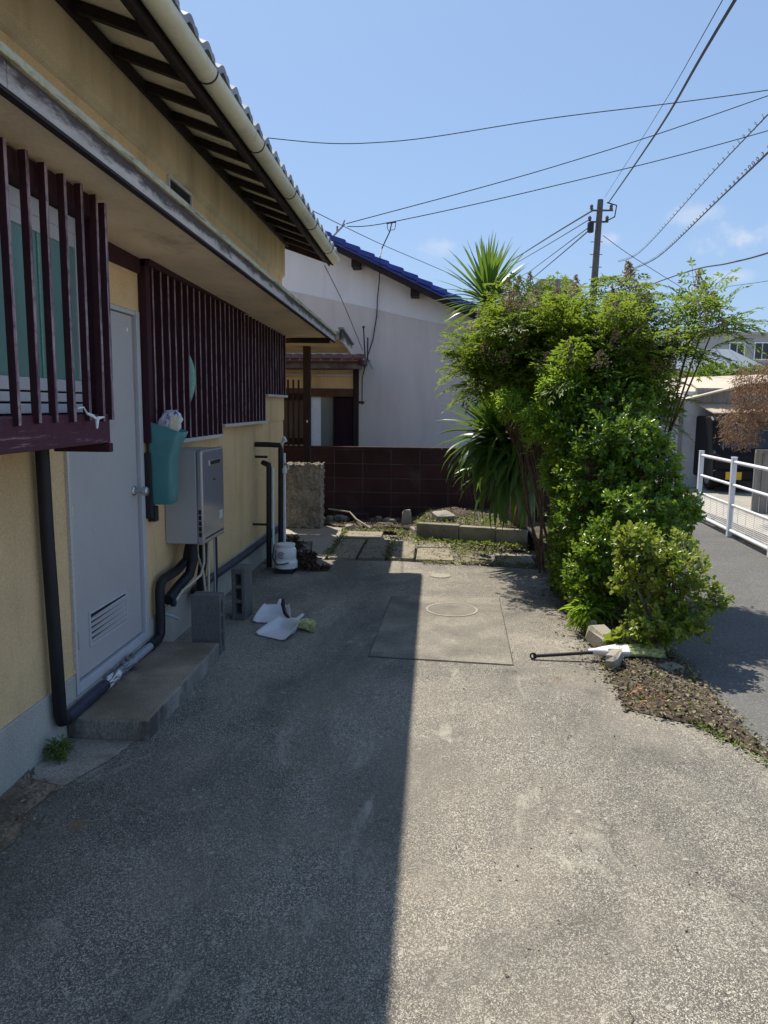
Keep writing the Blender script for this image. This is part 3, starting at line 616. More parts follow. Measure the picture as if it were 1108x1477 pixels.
# --- bay window with slatted grille (nearest)
BX = -1.40; BY = 3.305
MB().box(-1.62, BX - .02, 0.4, BY, 1.425, 1.55, fm={'-z': 1}).build('bay_board', [MT['board'], MT['slat']], house, 0.004)
MB().box(-1.66, BX - .01, BY - .04, BY + .002, 1.385, 1.424).build('bay_bracket', MT['slat'], house, 0.003)
MB().box(-1.748, BX - .042, 0.4, BY - .002, 2.36, 2.447).build('bay_head', MT['slat'], house)
MB().box(-1.748, -1.53, 0.42, BY - .01, 1.551, 2.358).build('bay_back', MT['dark'], house)
MB().box(-1.748, -1.622, 0.42, BY - .03, 1.43, 1.549).build('bay_floor', MT['dark'], house)
wf = MB().box(-1.529, -1.510, 0.45, BY - .03, 2.29, 2.356).box(-1.529, -1.510, 0.45, BY - .03, 1.60, 1.635).box(-1.529, -1.506, 0.45, BY - .03, 1.642, 1.69).box(-1.529, -1.495, 0.45, BY - .03, 1.556, 1.592).box(-1.529, -1.510, BY - .07, BY - .03, 1.691, 2.289).build('window_frame', MT['frame'], house, 0.003)
MB().box(-1.529, -1.520, 0.45, BY - .071, 1.691, 2.289).build('window_pane', MT['tealglass'], wf)
MB().box(-1.5195, -1.512, 0.45, BY - .071, 2.235, 2.289).build('window_rail', MT['frame'], wf)
for y in (2.93, 2.2, 1.4): MB().box(-1.5195, -1.515, y, y + .012, 1.691, 2.234).build('pane_seam', MT['palegreen'], wf)
sm = MB().box(-.030, 0, -.009, .009, 0, .922, fm={'+x': 1}).mesh('grille_slat', [MT['slat'], MT['slatfront']])
y = BY - .10
while y > 0.6:
    o = link('slat', sm, house, (BX + random.uniform(-.003, .003), y, 1.522 + random.uniform(-.006, .004)), (random.uniform(-.006, .006), 0, random.uniform(-.03, .03)))
    bev(o, .002, 1); y -= 0.1345
MB().box(-1.748, BX - .002, BY - .016, BY + .010, 1.525, 2.43, fm={'+x': 1}).build('end_slat', [MT['slat'], MT['slatfront']], house, 0.003)
MB().tube([(BX + .01, 3.02, 1.555), (BX + .024, 3.04, 1.545), (BX + .028, 3.07, 1.53)], [.005, .007, .004]).tube([(BX + .028, 3.07, 1.535), (BX + .035, 3.05, 1.495)], [.009, .004]).tube([(BX + .028, 3.07, 1.535), (BX + .04, 3.11, 1.54)], [.008, .003]).tube([(BX + .01, 3.02, 1.555), (BX + .01, 2.99, 1.58), (BX + .005, 2.95, 1.575)], .003).build('string_tie', MT['curtain'], house, 0, True)
MB().box(XW + .001, XW + .02, 3.33, 4.53, 2.345, 2.44).build('head_board', MT['slat'], house)
# --- long slatted screen with stepped sill
scr = MB().box(XW, XW + .012, 4.585, 8.83, 1.45, 2.40).box(XW, XW + .012, 4.585, 6.12, 1.365, 1.449).box(XW, XW + .0121, 7.77, 8.83, 1.44, 1.45).build('screen_backing', MT['darkglass'], house)
def sill(y0, y1, z): MB().box(XW + .0125, XW + .062, y0, y1, z - .026, z).build('screen_sill', MT['whitesill'], house, .003)
steps = [(4.60, 6.13, 1.36), (6.13, 7.77, 1.435), (7.77, 8.84, 1.70)]
for a, b, z in steps: sill(a + .02, b - .02, z)
MB().box(XW, XW + .0123, 7.772, 8.84, 1.42, 1.673).build('screen_infill', MT['yellow'], house)
slm = {}
for a, b, z in steps:
    slm[z] = MB().box(-.046, 0, -.011, .011, 0, 2.40 - z, fm={'+x': 1}).mesh('screen_slat', [MT['slat'], MT['slatfront']])
y = 4.62; post = MB().box(XW, XW + .05, 4.53, 4.60, 1.36, 2.43, fm={'+x': 1}).build('screen_post', [MT['slat'], MT['slat']], house, .003)
while y < 8.83:
    z = [s[2] for s in steps if s[0] <= y <= s[1] + 0.001][0]
    o = link('slat', slm[z], house, (XW + .061 + random.uniform(-.002, .002), y + random.uniform(-.004, .004), z + .001), (0, 0, random.uniform(-.02, .02))); bev(o, .002, 1)
    y += 0.1317
for z in (2.30, 1.9, 1.5):
    MB().box(XW + .0125, XW + .0145, 4.6, 8.83 if z > 1.8 else 7.76, z - .03, z + .03).build('screen_rail', MT['slat'], house)
MB().box(XW, XW + .075, 4.53, 8.85, 2.39, 2.43).build('screen_head', MT['slat'], house)
# bent pale green sheet bulging between two slats
mb = MB(); vs = []; fs = []
for i in range(13):
    a = i / 12; z = 1.54 + .46 * a; bulge = .075 * math.sin(math.pi * a)
    vs += [(XW + .02, 5.275, z), (XW + .02 + bulge * .75, 5.285, z), (XW + .018 + bulge, 5.30, z)]
for i in range(12): fs += [(3 * i, 3 * i + 1, 3 * i + 4, 3 * i + 3), (3 * i + 1, 3 * i + 2, 3 * i + 5, 3 * i + 4)]
o = mb.add(vs, fs).build('bent_panel', MT['palegreen'], house, 0, True); sd = o.modifiers.new('thick', 'SOLIDIFY'); sd.thickness = .003

# ================================================================== STEP, PIPES, HEATER, BLOCKS
st = MB().box(-1.737, -1.335, 3.41, 4.64, -.02, .10, fm={'+x': 1, '-y': 1}).build('concrete_step', [mat('tan_step_concrete', (0.27, 0.225, 0.165), 0.9, 0.3, 3, 0.25, 110, 0.5, 80, dirt=(0.15, 0.12, 0.085), ds=3.5, da=.45, db=.7), MT['stepface']], None, 0.012)
tag(st, 'long low concrete doorstep with mossy stained edges below the grey door', 'doorstep')
rough_edge = st.modifiers.new('sub', 'SUBSURF'); st.modifiers.remove(rough_edge)
p = thing('downpipe', (-1.70, 3.29, 0), 'thick black wrapped pipe running down the yellow wall and along the doorstep', 'pipe')
MB().tube([(-1.708, 3.255, 1.45), (-1.706, 3.26, 1.0), (-1.702, 3.275, .5), (-1.70, 3.285, .17), (-1.70, 3.30, .135), (-1.698, 3.34, .125)], .030, 14).build('vertical_pipe', MT['black'], p, 0, True)
MB().tube([(-1.698, 3.34, .125), (-1.698, 3.5, .128), (-1.699, 3.78, .132)], .029, 14).build('wrapped_pipe', MT['bluepipe'], p, 0, True)
MB().tube([(-1.699, 3.77, .132), (-1.699, 3.93, .133)], [.031, .026], 12).build('torn_lagging', MT['curtain'], p, 0, True)
mb = MB(); rr = random.Random(4)
for i in range(46):
    y0 = 3.74 + rr.random() * .42; a = rr.uniform(-.4, 2.6); r0 = .028
    x, z = -1.699 + r0 * math.cos(a), .133 + r0 * math.sin(a); dx, dz = math.cos(a) * .018, math.sin(a) * .018
    mb.hexa([(x, y0, z), (x + .006, y0, z), (x + .006, y0 + .02, z), (x, y0 + .02, z), (x + dx, y0 + .004, z + dz), (x + dx + .004, y0 + .004, z + dz), (x + dx + .004, y0 + .022, z + dz), (x + dx, y0 + .022, z + dz)])
mb.build('lagging_shreds', mat('torn_foam', (0.20, 0.18, 0.17), 0.9, 0.6, 30, objvar=0), p)['kind'] = 'stuff'
MB().tube([(-1.699, 3.92, .133), (-1.699, 4.42, .137)], .023, 12).build('bare_pipe', MT['greypipe'], p, 0, True)
MB().tube([(-1.699, 4.41, .137), (-1.699, 4.55, .14), (-1.699, 4.59, .16), (-1.699, 4.60, .22), (-1.699, 4.60, .43), (-1.697, 4.615, .475), (-1.695, 4.67, .495), (-1.69, 4.90, .50), (-1.66, 5.02, .55), (-1.64, 5.05, .68)], .030, 14).build('riser_pipe', MT['black'], p, 0, True)
p2 = thing('heater_pipes', (-1.6, 5.1, 0), 'bundle of black and cream pipes hanging below the silver water heater', 'pipes')
MB().tube([(-1.61, 5.0, .69), (-1.61, 5.0, .55), (-1.63, 4.98, .46), (-1.67, 4.86, .40), (-1.67, 4.66, .36)], .034, 12).build('wrapped_pipe', MT['black'], p2, 0, True)
MB().tube([(-1.60, 5.2, .69), (-1.605, 5.2, .5), (-1.62, 5.19, .38), (-1.63, 5.2, .30)], .030, 12).build('wrapped_pipe', MT['black'], p2, 0, True)
MB().tube([(-1.53, 5.26, .69), (-1.53, 5.26, .4), (-1.535, 5.25, .25)], .014, 10).build('gas_pipe', MT['wire'], p2, 0, True)
MB().tube([(-1.56, 5.08, .69), (-1.56, 5.08, .52), (-1.575, 5.05, .44), (-1.60, 4.92, .41), (-1.62, 4.80, .39), (-1.64, 4.72, .34)], .009, 10).build('drain_hose', MT['cream'], p2, 0, True)
MB().tube([(-1.545, 5.14, .69), (-1.547, 5.14, .4), (-1.55, 5.13, .2)], .008, 10).build('drain_hose', MT['cream'], p2, 0, True)
MB().tube([(-1.61, 5.05, .69), (-1.60, 5.08, .56), (-1.58, 5.12, .45), (-1.56, 5.13, .2)], .008, 10).build('drain_hose', MT['cream'], p2, 0, True)
MB().tube([(-1.515, 5.18, .69), (-1.515, 5.18, .3), (-1.53, 5.19, .15)], .006, 8).build('cable', MT['greypipe'], p2, 0, True)
MB().lathe([(.020, 0), (.026, .004), (.026, .03), (.016, .034), (.001, .034)], (-1.665, 4.70, .335), 14, ax='x').build('valve', MT['bluepipe'], p2, 0, True)
MB().tube([(-1.69, 4.66, .27), (-1.64, 4.68, .25), (-1.62, 4.70, .23)], .012, 10).build('valve_tail', MT['greypipe'], p2, 0, True)
p3 = thing('wall_pipe', (-1.70, 6.6, .2), 'dark blue wrapped pipe running low along the yellow wall towards the tap', 'pipe')
MB().tube([(-1.70, 5.30, .26), (-1.70, 5.32, .275), (-1.70, 5.6, .268), (-1.70, 6.6, .245), (-1.70, 7.8, .235), (-1.70, 8.3, .24)], .030, 12).build('wrapped_pipe', MT['bluepipe'], p3, 0, True)
MB().tube([(-1.70, 5.28, .26), (-1.66, 5.25, .245), (-1.62, 5.24, .245)], .030, 12).build('elbow', MT['black'], p3, 0, True)
MB().lathe([(.022, 0), (.026, .01), (.026, .022), (.001, .024)], (-1.63, 5.24, .29), 12).build('pipe_cap', MT['steel'], p3, 0, True)
# water heater
h = thing('water_heater', (-1.62, 5.1, .68), 'silver grey gas water heater box mounted on the yellow wall', 'water heater')
MB().box(-1.748, -1.535, 4.87, 5.36, .685, 1.295).build('casing', MT['heater'], h, 0.006)
MB().box(-1.533, -1.492, 4.862, 5.368, .68, 1.30).build('front_cover', MT['heaterfront'], h, 0.012, seg=3)
mb = MB(); mb.box(-1.4945, -1.4895, 5.02, 5.27, 1.185, 1.19); mb.box(-1.4945, -1.486, 5.02, 5.27, 1.19, 1.225); mb.build('exhaust_frame', MT['steel'], h, 0.002)
MB().box(-1.486, -1.4845, 5.035, 5.255, 1.196, 1.219).build('exhaust_slot', MT['dark'], h)
mb = MB(); [mb.box(-1.4925, -1.491, 5.112 + i * .012, 5.120 + i * .012, 1.083, 1.095 + (.004 if i in (0, 3) else 0)) for i in range(4)]; mb.build('logo_print', MT['wire'], h)
MB().box(-1.4925, -1.4905, 4.90, 5.335, .712, .722).build('lower_slot', MT['dark'], h)
mb = MB(); [mb.box(-1.522, -1.503, 4.8605, 4.863, .735 + i * .037, .765 + i * .037) for i in range(5)]; mb.build('side_slots', MT['dark'], h)
MB().box(-1.4925, -1.4912, 5.24, 5.32, .80, .86).build('rating_label', MT['whitesill'], h)
for y_, z_ in ((4.885, .70), (5.345, .70), (4.885, 1.28), (5.345, 1.28)): MB().lathe([(.005, 0), (.005, .002), (.001, .0025)], (-1.492, y_, z_), 8, ax='x').build('screw', MT['steel'], h)
MB().box(-1.60, -1.53, 5.0, 5.3, .665, .684).build('pipe_cover', MT['dark'], h)
# concrete blocks
def cblock(name):
    # 390 tall, 190 wide, 100 thick: three cores run across the width
    mb = MB(); w, th, H = .19, .10, .39
    mb.box(0, w, 0, .026, 0, H); mb.box(0, w, .074, th, 0, H)
    for a, b in ((0, .045), (.125, .155), (.235, .265), (.345, .39)): mb.box(.004, w - .004, .0262, .0738, a + .002, b - .002)
    bm_me = mb.mesh(name, MT['block']); return bm_me
cb = cblock('concrete_block')
o = link('concrete_block', cb, None, (-1.535, 4.70, 0), (0, 0, rad(-2))); bev(o, .004)
tag(o, 'grey hollow concrete block standing on end behind the doorstep below the water heater', 'concrete block', 'concrete blocks by the wall')
o = link('concrete_block.001', cb, None, (-1.385, 5.50, 0), (0, rad(-1.5), rad(86))); bev(o, .004)
tag(o, 'grey hollow concrete block standing on end between the pale dustpans and the wall', 'concrete block', 'concrete blocks by the wall')
# teal holder
hd = thing('teal_holder', (-1.64, 4.62, .98), 'teal plastic umbrella holder hung beside the grey door, stuffed with a plastic bag', 'holder')
secs = [(.985, -1.725, -1.60, 4.56, 4.68), (1.0, -1.73, -1.590, 4.552, 4.69), (1.15, -1.73, -1.584, 4.55, 4.695), (1.29, -1.732, -1.576, 4.548, 4.70), (1.36, -1.732, -1.55, 4.545, 4.705), (1.425, -1.735, -1.518, 4.54, 4.71)]
def rrect(x0, x1, y0, y1, z, r=.028, tilt=0):
    pts = []
    for cx, cy, a0 in ((x1 - r, y1 - r, 0), (x0 + r, y1 - r, 90), (x0 + r, y0 + r, 180), (x1 - r, y0 + r, 270)):
        for i in range(5): a = rad(a0 + 22.5 * i); X = cx + r * math.cos(a); pts.append((X, cy + r * math.sin(a), z + tilt * (x1 - X)))
    return pts
vs = []; n = 20
for i, (z, x0, x1, y0, y1) in enumerate(secs): vs += rrect(x0, x1, y0, y1, z, tilt=(0.33 if i == 5 else (.12 if i == 4 else 0)))
fs = [(i * n + k, i * n + (k + 1) % n, (i + 1) * n + (k + 1) % n, (i + 1) * n + k) for i in range(5) for k in range(n)] + [tuple(range(n))[::-1]]
o = MB().add(vs, fs).build('body', MT['teal'], hd, 0, True); sd = o.modifiers.new('thick', 'SOLIDIFY'); sd.thickness = .004; sd.offset = -1
MB().lathe([(.004, 0), (.004, .004), (.001, .005)], (-1.582, 4.6, 1.315), 8, ax='x').build('rivet', MT['bluepipe'], hd)
MB().box(-1.738, -1.728, 4.538, 4.55, 1.46, 1.53).build('hook', MT['frame'], hd)
bg = bpy.data.meshes.new('plastic_bag'); bm = bmesh.new(); bmesh.ops.create_icosphere(bm, subdivisions=3, radius=1)
r = random.Random(8)
for v in bm.verts:
    v.co = Vector((v.co.x * .075, v.co.y * .05, v.co.z * .085)) * (1 + r.uniform(-.12, .12)); v.co += Vector((-1.615 + .25 * v.co.z, 4.63, 1.475))
bm.to_mesh(bg); bm.free(); bg.materials.append(MT['bag'])
o = link('plastic_bag', bg); tag(o, 'crumpled white and blue plastic bag stuffed into the top of the teal holder', 'bag')
MB().hexa([(-1.60, 4.57, 1.40), (-1.55, 4.575, 1.40), (-1.55, 4.578, 1.40), (-1.60, 4.573, 1.40), (-1.585, 4.57, 1.53), (-1.535, 4.575, 1.52), (-1.535, 4.578, 1.52), (-1.585, 4.573, 1.53)]).build('label_card', MT['label'], o)
o = MB().box(XW + .001, XW + .042, 4.535, 4.59, .90, 1.30).box(XW + .001, XW + .05, 4.575, 4.63, .875, .97).build('meter_box', MT['wire'], None, .004)
tag(o, 'narrow black box fixed to the wall behind the teal holder', 'meter box')

# standpipes and pump at the far corner of the house
sp = thing('standpipe', (-1.5, 7.45, 0), 'tall black wrapped standpipe with a tap at the far corner of the yellow house', 'standpipe')
MB().tube([(-1.50, 7.40, .02), (-1.495, 7.40, .6), (-1.49, 7.40, 1.17), (-1.50, 7.40, 1.205), (-1.62, 7.40, 1.21), (-1.74, 7.40, 1.21)], .025, 12).build('wrapped_pipe', MT['black'], sp, 0, True)
MB().tube([(-1.62, 7.40, 1.09), (-1.74, 7.40, 1.09)], .012, 8).build('pipe_clip', MT['black'], sp)
MB().tube([(-1.455, 7.39, .02), (-1.452, 7.39, .5), (-1.45, 7.39, 1.13)], .011, 10).build('white_pipe', MT['curtain'], sp, 0, True)
MB().lathe([(.016, 0), (.024, .01), (.024, .05), (.014, .06), (.014, .08)], (-1.45, 7.39, .93), 14).build('tap_body', MT['curtain'], sp, 0, True)
MB().tube([(-1.45, 7.39, 1.02), (-1.43, 7.34, 1.03), (-1.40, 7.30, 1.02), (-1.395, 7.29, .98)], .010, 10).tube([(-1.45, 7.35, 1.05), (-1.45, 7.43, 1.05)], .007, 8).build('tap_spout', MT['steel'], sp, 0, True)
MB().tube([(-1.47, 7.38, 1.22), (-1.44, 7.33, 1.28), (-1.42, 7.30, 1.25)], .016, 10).build('tap_head', MT['curtain'], sp, 0, True)
sp = thing('insulated_pipe', (-1.6, 7.3, 0), 'shorter black wrapped pipe with an angled top beside the standpipe', 'pipe')
MB().tube([(-1.595, 7.3, .02), (-1.59, 7.3, .5), (-1.585, 7.3, .99), (-1.59, 7.31, 1.02), (-1.66, 7.38, 1.035)], .026, 12).build('wrapped_pipe', MT['black'], sp, 0, True)
MB().tube([(-1.548, 7.29, .02), (-1.545, 7.29, .5), (-1.542, 7.29, .99)], .010, 10).build('white_pipe', MT['curtain'], sp, 0, True)
MB().box(-1.748, -1.57, 7.29, 7.31, .43, .45).build('pipe_clip', MT['wire'], sp)
pm = thing('water_pump', (-1.41, 7.2, 0), 'small round white water pump on a dark footing by the far pipes', 'pump')
MB().box(-1.50, -1.32, 7.10, 7.30, -.01, .035).build('footing', MT['wire'], pm, .004)
MB().lathe([(.085, .036), (.108, .045), (.112, .10), (.100, .115), (.098, .13)], (-1.405, 7.2, 0), 24).build('collar', MT['white'], pm, 0, True)
MB().lathe([(.088, .125), (.098, .14), (.098, .22), (.088, .238), (.083, .24), (.083, .252), (.088, .255), (.088, .275), (.05, .282), (.001, .282)], (-1.405, 7.2, 0), 24).build('motor_cover', MT['white'], pm, 0, True)
mb = MB()
pc = lambda a, z, r=.0995: (-1.405 + r * math.sin(a), 7.2 - r * math.cos(a), z)
mb.tube([pc(-.30 + .32 * math.cos(q), .175 + .030 * math.sin(q)) for q in np.linspace(0.5, 5.6, 16)], .0028, 6)
for dz in (-.012, .002, .014): mb.tube([pc(a, .175 + dz) for a in np.linspace(-.52, -.1, 6)], .0022, 6)
mb.build('emblem_print', MT['blueprint'], pm)
MB().tube([(-1.52, 7.2, .26), (-1.52, 7.13, .15), (-1.47, 7.07, .09), (-1.40, 7.07, .10), (-1.36, 7.09, .11)], .006, 8).build('cable', MT['wire'], pm, 0, True)
# dustpans and hand brush
def dustpan(loc, rz, label, grp, tilt=0):
    d = thing('dustpan', loc, label, 'dustpan', grp); d.rotation_euler = (0, 0, rz)
    L_ = .225; nu, nv = 23, 16; vs = []; ss_ = lambda a, b_, x: (lambda q: q * q * (3 - 2 * q))(max(0, min(1, (x - a) / (b_ - a))))
    for iv in range(nv + 1):
        v = iv / nv
        for iu in range(nu + 1):
            u = -1 + 2 * iu / nu; w = .138 - .050 * v ** 1.3
            side = ss_(.74, 1.0, abs(u)) * (.012 + .070 * v ** .8); back = ss_(.84, 1.0, v) * .070
            vs.append((u * w * (1 + .10 * ss_(.8, 1, abs(u)) * v), v * L_ * (1 - .10 * abs(u) ** 3 * ss_(.6, 1, v)) + .006 * ss_(.9, 1, v), .003 + .010 * v + max(side, back) + .0025 * math.sin(u * 20) * (1 - v) * .3))
    fs = [(a * (nu + 1) + b_, a * (nu + 1) + b_ + 1, (a + 1) * (nu + 1) + b_ + 1, (a + 1) * (nu + 1) + b_) for a in range(nv) for b_ in range(nu)]
    b = MB().add(vs, fs).mesh('pan', MT['dustpan'], False); b.polygons.foreach_set('use_smooth', [True] * len(b.polygons))
    o = bpy.data.objects.new('pan', b); COL.objects.link(o); o.parent = d; sd = o.modifiers.new('thick', 'SOLIDIFY'); sd.thickness = .003
    hb = MB().hexa([(-.016, L_, .045), (.016, L_, .045), (.012, L_ + .13, .085), (-.012, L_ + .13, .085), (-.016, L_, .057), (.016, L_, .057), (.012, L_ + .13, .096), (-.012, L_ + .13, .096)])
    o = bpy.data.objects.new('handle', hb.mesh('handle', MT['dustpan'])); COL.objects.link(o); o.parent = d; bev(o, .003)
    return d
dustpan((-1.175, 5.43, .002), rad(0), 'white plastic dustpan lying behind the other dustpan by the concrete block', 'two dustpans on the driveway')
dustpan((-1.105, 5.07, .002), rad(-30), 'pale grey plastic dustpan lying in front with the green brush behind it', 'two dustpans on the driveway')
br = thing('hand_brush', (-1.0, 5.45, 0), 'short hand brush with pale green bristles tucked behind the dustpans', 'brush')
mb = MB(); rr = random.Random(2)
for i in range(190):
    u, w = rr.uniform(-1, 1), rr.uniform(-1, 1)
    a = Vector((-.955, 5.30 + .03 * u, .045 + .022 * w)); b_ = Vector((-.835 + rr.uniform(-.015, .012), 5.275 + .055 * u, .036 + .034 * w))
    mb.tube([a, (a + b_) / 2 + Vector((0, 0, .006)), b_], [.003, .0035, .002], 4)
o = mb.build('bristles', MT['bristle'], br); o['kind'] = 'stuff'
MB().box(-1.02, -.945, 5.265, 5.34, .022, .078).build('brush_head', MT['label'], br, .008)
MB().tube([(-1.01, 5.32, .06), (-1.07, 5.42, .085), (-1.10, 5.50, .13), (-1.105, 5.53, .16)], [.012, .013, .016, .010], 10).build('handle', MT['wire'], br, 0, True)

# ================================================================== PILLAR, POST, LATTICE, BLOCK WALL
me = MB().box(-.24, .24, -.17, .17, 0, .84).mesh('rough_pillar', MT['pebble'])
bm = bmesh.new(); bm.from_mesh(me); bmesh.ops.subdivide_edges(bm, edges=bm.edges[:], cuts=44, use_grid_fill=True); bm.normal_update()
from mathutils import noise as mnoise
for v in bm.verts:
    ds_, _p = mnoise.voronoi(v.co * 19); d = max(0, .66 - ds_[0]) * 1.7 + mnoise.noise(v.co * 50) * .25
    v.co += v.normal * (d * .034 - .020)
bm.to_mesh(me); bm.free()
o = link('rough_pillar', me, None, (-1.69, 9.95, 0.0)); tag(o, 'rough pebble-textured concrete gate pillar carrying the dark porch post', 'pillar')
o = MB().box(-1.685, -1.595, 9.83, 9.92, .86, 2.33).build('porch_post', MT['darkwood'], None, .004); tag(o, 'dark square timber post standing on the rough pillar under the porch roof', 'post')
MB().box(-1.640, -1.625, 9.822, 9.829, 1.37, 1.40).build('hook', MT['white'], o)
lt = thing('gate_lattice', (-1.85, 9.9, .9), 'dark timber lattice gate panel left of the porch post', 'gate')
ls = MB().box(-.011, .011, -.012, .012, 0, .88).mesh('lattice_slat', MT['darkwood'])
for i in range(6): link('slat', ls, lt, (-1.75 - .068 * i, 9.875, 1.03))
for z0, z1 in ((1.66, 1.74), (1.08, 1.17)): MB().box(-2.20, -1.687, 9.888, 9.915, z0, z1).build('rail', MT['darkwood'], lt)
MB().box(-2.2, -1.69, 9.93, 9.945, 1.17, 1.66).build('panel', mat('grey_brown_panel', (0.17, 0.145, 0.135), .8, .15, 3), lt)

wl = thing('block_wall', (-.2, 10.8, 0), 'dark brown painted concrete block wall along the back of the garden', 'wall')
MB().box(-3.0, 2.6, 10.7525, 10.8475, -.05, .985).build('mortar_core', MT['mortar'], wl)
bme = MB().box(-.195, .195, -.05, .05, 0, .19).mesh('block', MT['brownblock'])
for j in range(5):
    for i in range(14):
        o = link('block', bme, wl, (-2.8 + .40 * i + random.uniform(-.002, .002), 10.8 + random.uniform(-.0015, .0015), -.012 + .20 * j)); bev(o, .003, 1)
cme = MB().box(-.298, .298, -.06, .06, 0, .035).mesh('coping', MT['brownblock'])
for i in range(9): o = link('coping', cme, wl, (-2.6 + .6 * i, 10.8, .986)); bev(o, .004, 1)

# ================================================================== RED-EAVED HOUSE WING
wg = thing('small_tiled_house', (-2.6, 13.0, 0), 'small yellow walled house with a red tiled eave behind the brown block wall', 'house')
mb = MB(); mb.box(-4.6, -1.34, 12.62, 12.72, 1.83, 2.16); mb.box(-4.6, -2.06, 12.62, 12.72, -.05, 1.829); mb.box(-2.058, -1.34, 12.62, 12.72, -.05, .88); mb.box(-1.42, -1.335, 12.722, 15, -.05, 2.16)
mb.build('wall', MT['yellow'], wg)
MB().box(-1.335, -1.25, 12.58, 12.68, -.05, 2.165).build('corner_post', MT['darkwood'], wg, .004)
MB().box(-4.6, -1.337, 12.55, 12.619, 1.73, 1.86).build('lintel', mat('red_brown_timber', (0.085, 0.035, 0.02), 0.7, 0.3, 6), wg, .004)
MB().box(-4.6, -1.337, 12.585, 12.619, 2.055, 2.09).build('wall_strip', MT['whitesill'], wg)
MB().box(-4.6, -1.20, 12.25, 12.615, 2.165, 2.25).build('eave_board', mat('grey_flaking_board', (0.14, 0.115, 0.12), 0.8, 0.5, 5, dirt=(0.04, 0.02, 0.02), ds=4), wg, .004)
MB().hexa([(-4.6, 12.2, 2.251), (-1.16, 12.2, 2.251), (-1.16, 13.3, 2.26), (-4.6, 13.3, 2.26), (-4.6, 12.2, 2.28), (-1.16, 12.2, 2.28), (-1.16, 13.3, 2.36), (-4.6, 13.3, 2.36)]).build('roof', MT['redtile'], wg)
rt = MB().lathe([(.055, 0), (.055, .30), (.04, .31)], (0, 0, 0), 10, ax='y').mesh('eave_tile', MT['redtile'], True)
for i in range(15): link('eave_tile', rt, wg, (-1.22 - .165 * i, 12.14, 2.305), (rad(16), 0, 0), (1.58, 1, .38))
MB().box(-1.21, -1.15, 12.14, 12.5, 2.22, 2.30).build('eave_end', MT['darkwood'], wg, .01)
wf = MB().box(-2.055, -2.03, 12.57, 12.63, .89, 1.729).box(-1.665, -1.64, 12.57, 12.63, .89, 1.729).box(-2.03, -1.665, 12.57, 12.63, .88, .91).box(-1.64, -1.337, 12.575, 12.63, .882, .905).build('window', MT['darkwood'], wg)
MB().box(-2.03, -1.664, 12.625, 12.632, .905, 1.73).build('pane', m_glass('grey_pane', (0.18, 0.20, 0.19), .15), wf)
MB().box(-2.028, -1.87, 12.60, 12.624, .912, 1.728).build('curtain', MT['curtain'], wf)
MB().box(-1.64, -1.337, 12.64, 12.66, .9, 1.73).build('shutter', MT['dark'], wf)
ss = MB().box(-.008, .008, -.012, .012, 0, .82).mesh('window_bar', MT['slat'])
for i in range(8): link('bar', ss, wf, (-1.615 + .036 * i, 12.62, .906))
MB().box(-1.245, -1.16, 12.60, 12.66, 1.62, 1.66).build('pipe_bracket', MT['darkwood'], wg)

# ================================================================== WHITE HOUSE WITH BLUE ROOF
wh = thing('white_house', (-3.0, 14.0, 0), 'white and grey rendered gable house with a blue tiled roof', 'house')
ry = lambda x: 4.40 - .472 * (x + 1.95)        # top line of the verge at the gable
mb = MB(); mb.prism([(-9.4, -.05), (1.35, -.05), (1.35, ry(1.35) - .108), (-4.3, ry(-4.3) - .108), (-9.4, 2.3)], 'y', 13.22, 13.4)
mb.box(1.15, 1.35, 13.41, 21, -.05, 2.6)
mb.build('wall', MT['whitewall'], wh)
low = [(-9.3, -.04), (1.36, -.04), (1.36, 2.72), (.65, 2.86), (.29, 2.92), (0, 2.97), (-.59, 3.09), (-1.05, 3.2), (-2.22, 3.44), (-2.58, 3.51), (-3.4, 3.56), (-9.3, 3.56)]
MB().prism(low, 'y', 13.205, 13.23).build('lower_render', MT['greywall'], wh)
def slope_slab(x0, x1, dz0, dz1, y0, y1, f): return [(x0, y0, f(x0) + dz0), (x1, y0, f(x1) + dz0), (x1, y1, f(x1) + dz0), (x0, y1, f(x0) + dz0), (x0, y0, f(x0) + dz1), (x1, y0, f(x1) + dz1), (x1, y1, f(x1) + dz1), (x0, y1, f(x0) + dz1)]
MB().hexa(slope_slab(-4.3, 1.75, -.20, -.105, 12.80, 12.86, ry)).build('verge_board', MT['darkwood'], wh)
MB().hexa(slope_slab(-4.3, 1.8, -.104, -.06, 12.78, 21.4, ry)).hexa([(-10, 12.78, 2.2), (-4.302, 12.78, ry(-4.3) - .104), (-4.302, 21.4, ry(-4.3) - .104), (-10, 21.4, 2.2), (-10, 12.78, 2.3), (-4.302, 12.78, ry(-4.3) - .02), (-4.302, 21.4, ry(-4.3) - .02), (-10, 21.4, 2.3)]).build('roof', MT['bluetile'], wh)
vt = MB().hexa([(0, 0, -.085), (.27, 0, -.085 - .27 * .472 + .022), (.27, .3, -.085 - .27 * .472 + .022), (0, .3, -.085), (0, 0, 0.0), (.27, 0, -.27 * .472 + .040), (.27, .3, -.27 * .472 + .040), (0, .3, 0.0)]).mesh('verge_tile', MT['bluetile'])
for i in range(25):
    x = -4.1 + .2345 * i; o = link('verge_tile', vt, wh, (x, 12.745, ry(x) + .004)); bev(o, .02, 2)
ct = MB().lathe([(.11, 0), (.11, .28), (.10, .285)], (0, 0, 0), 10, ax='x').mesh('roof_row', MT['bluetile'], True)
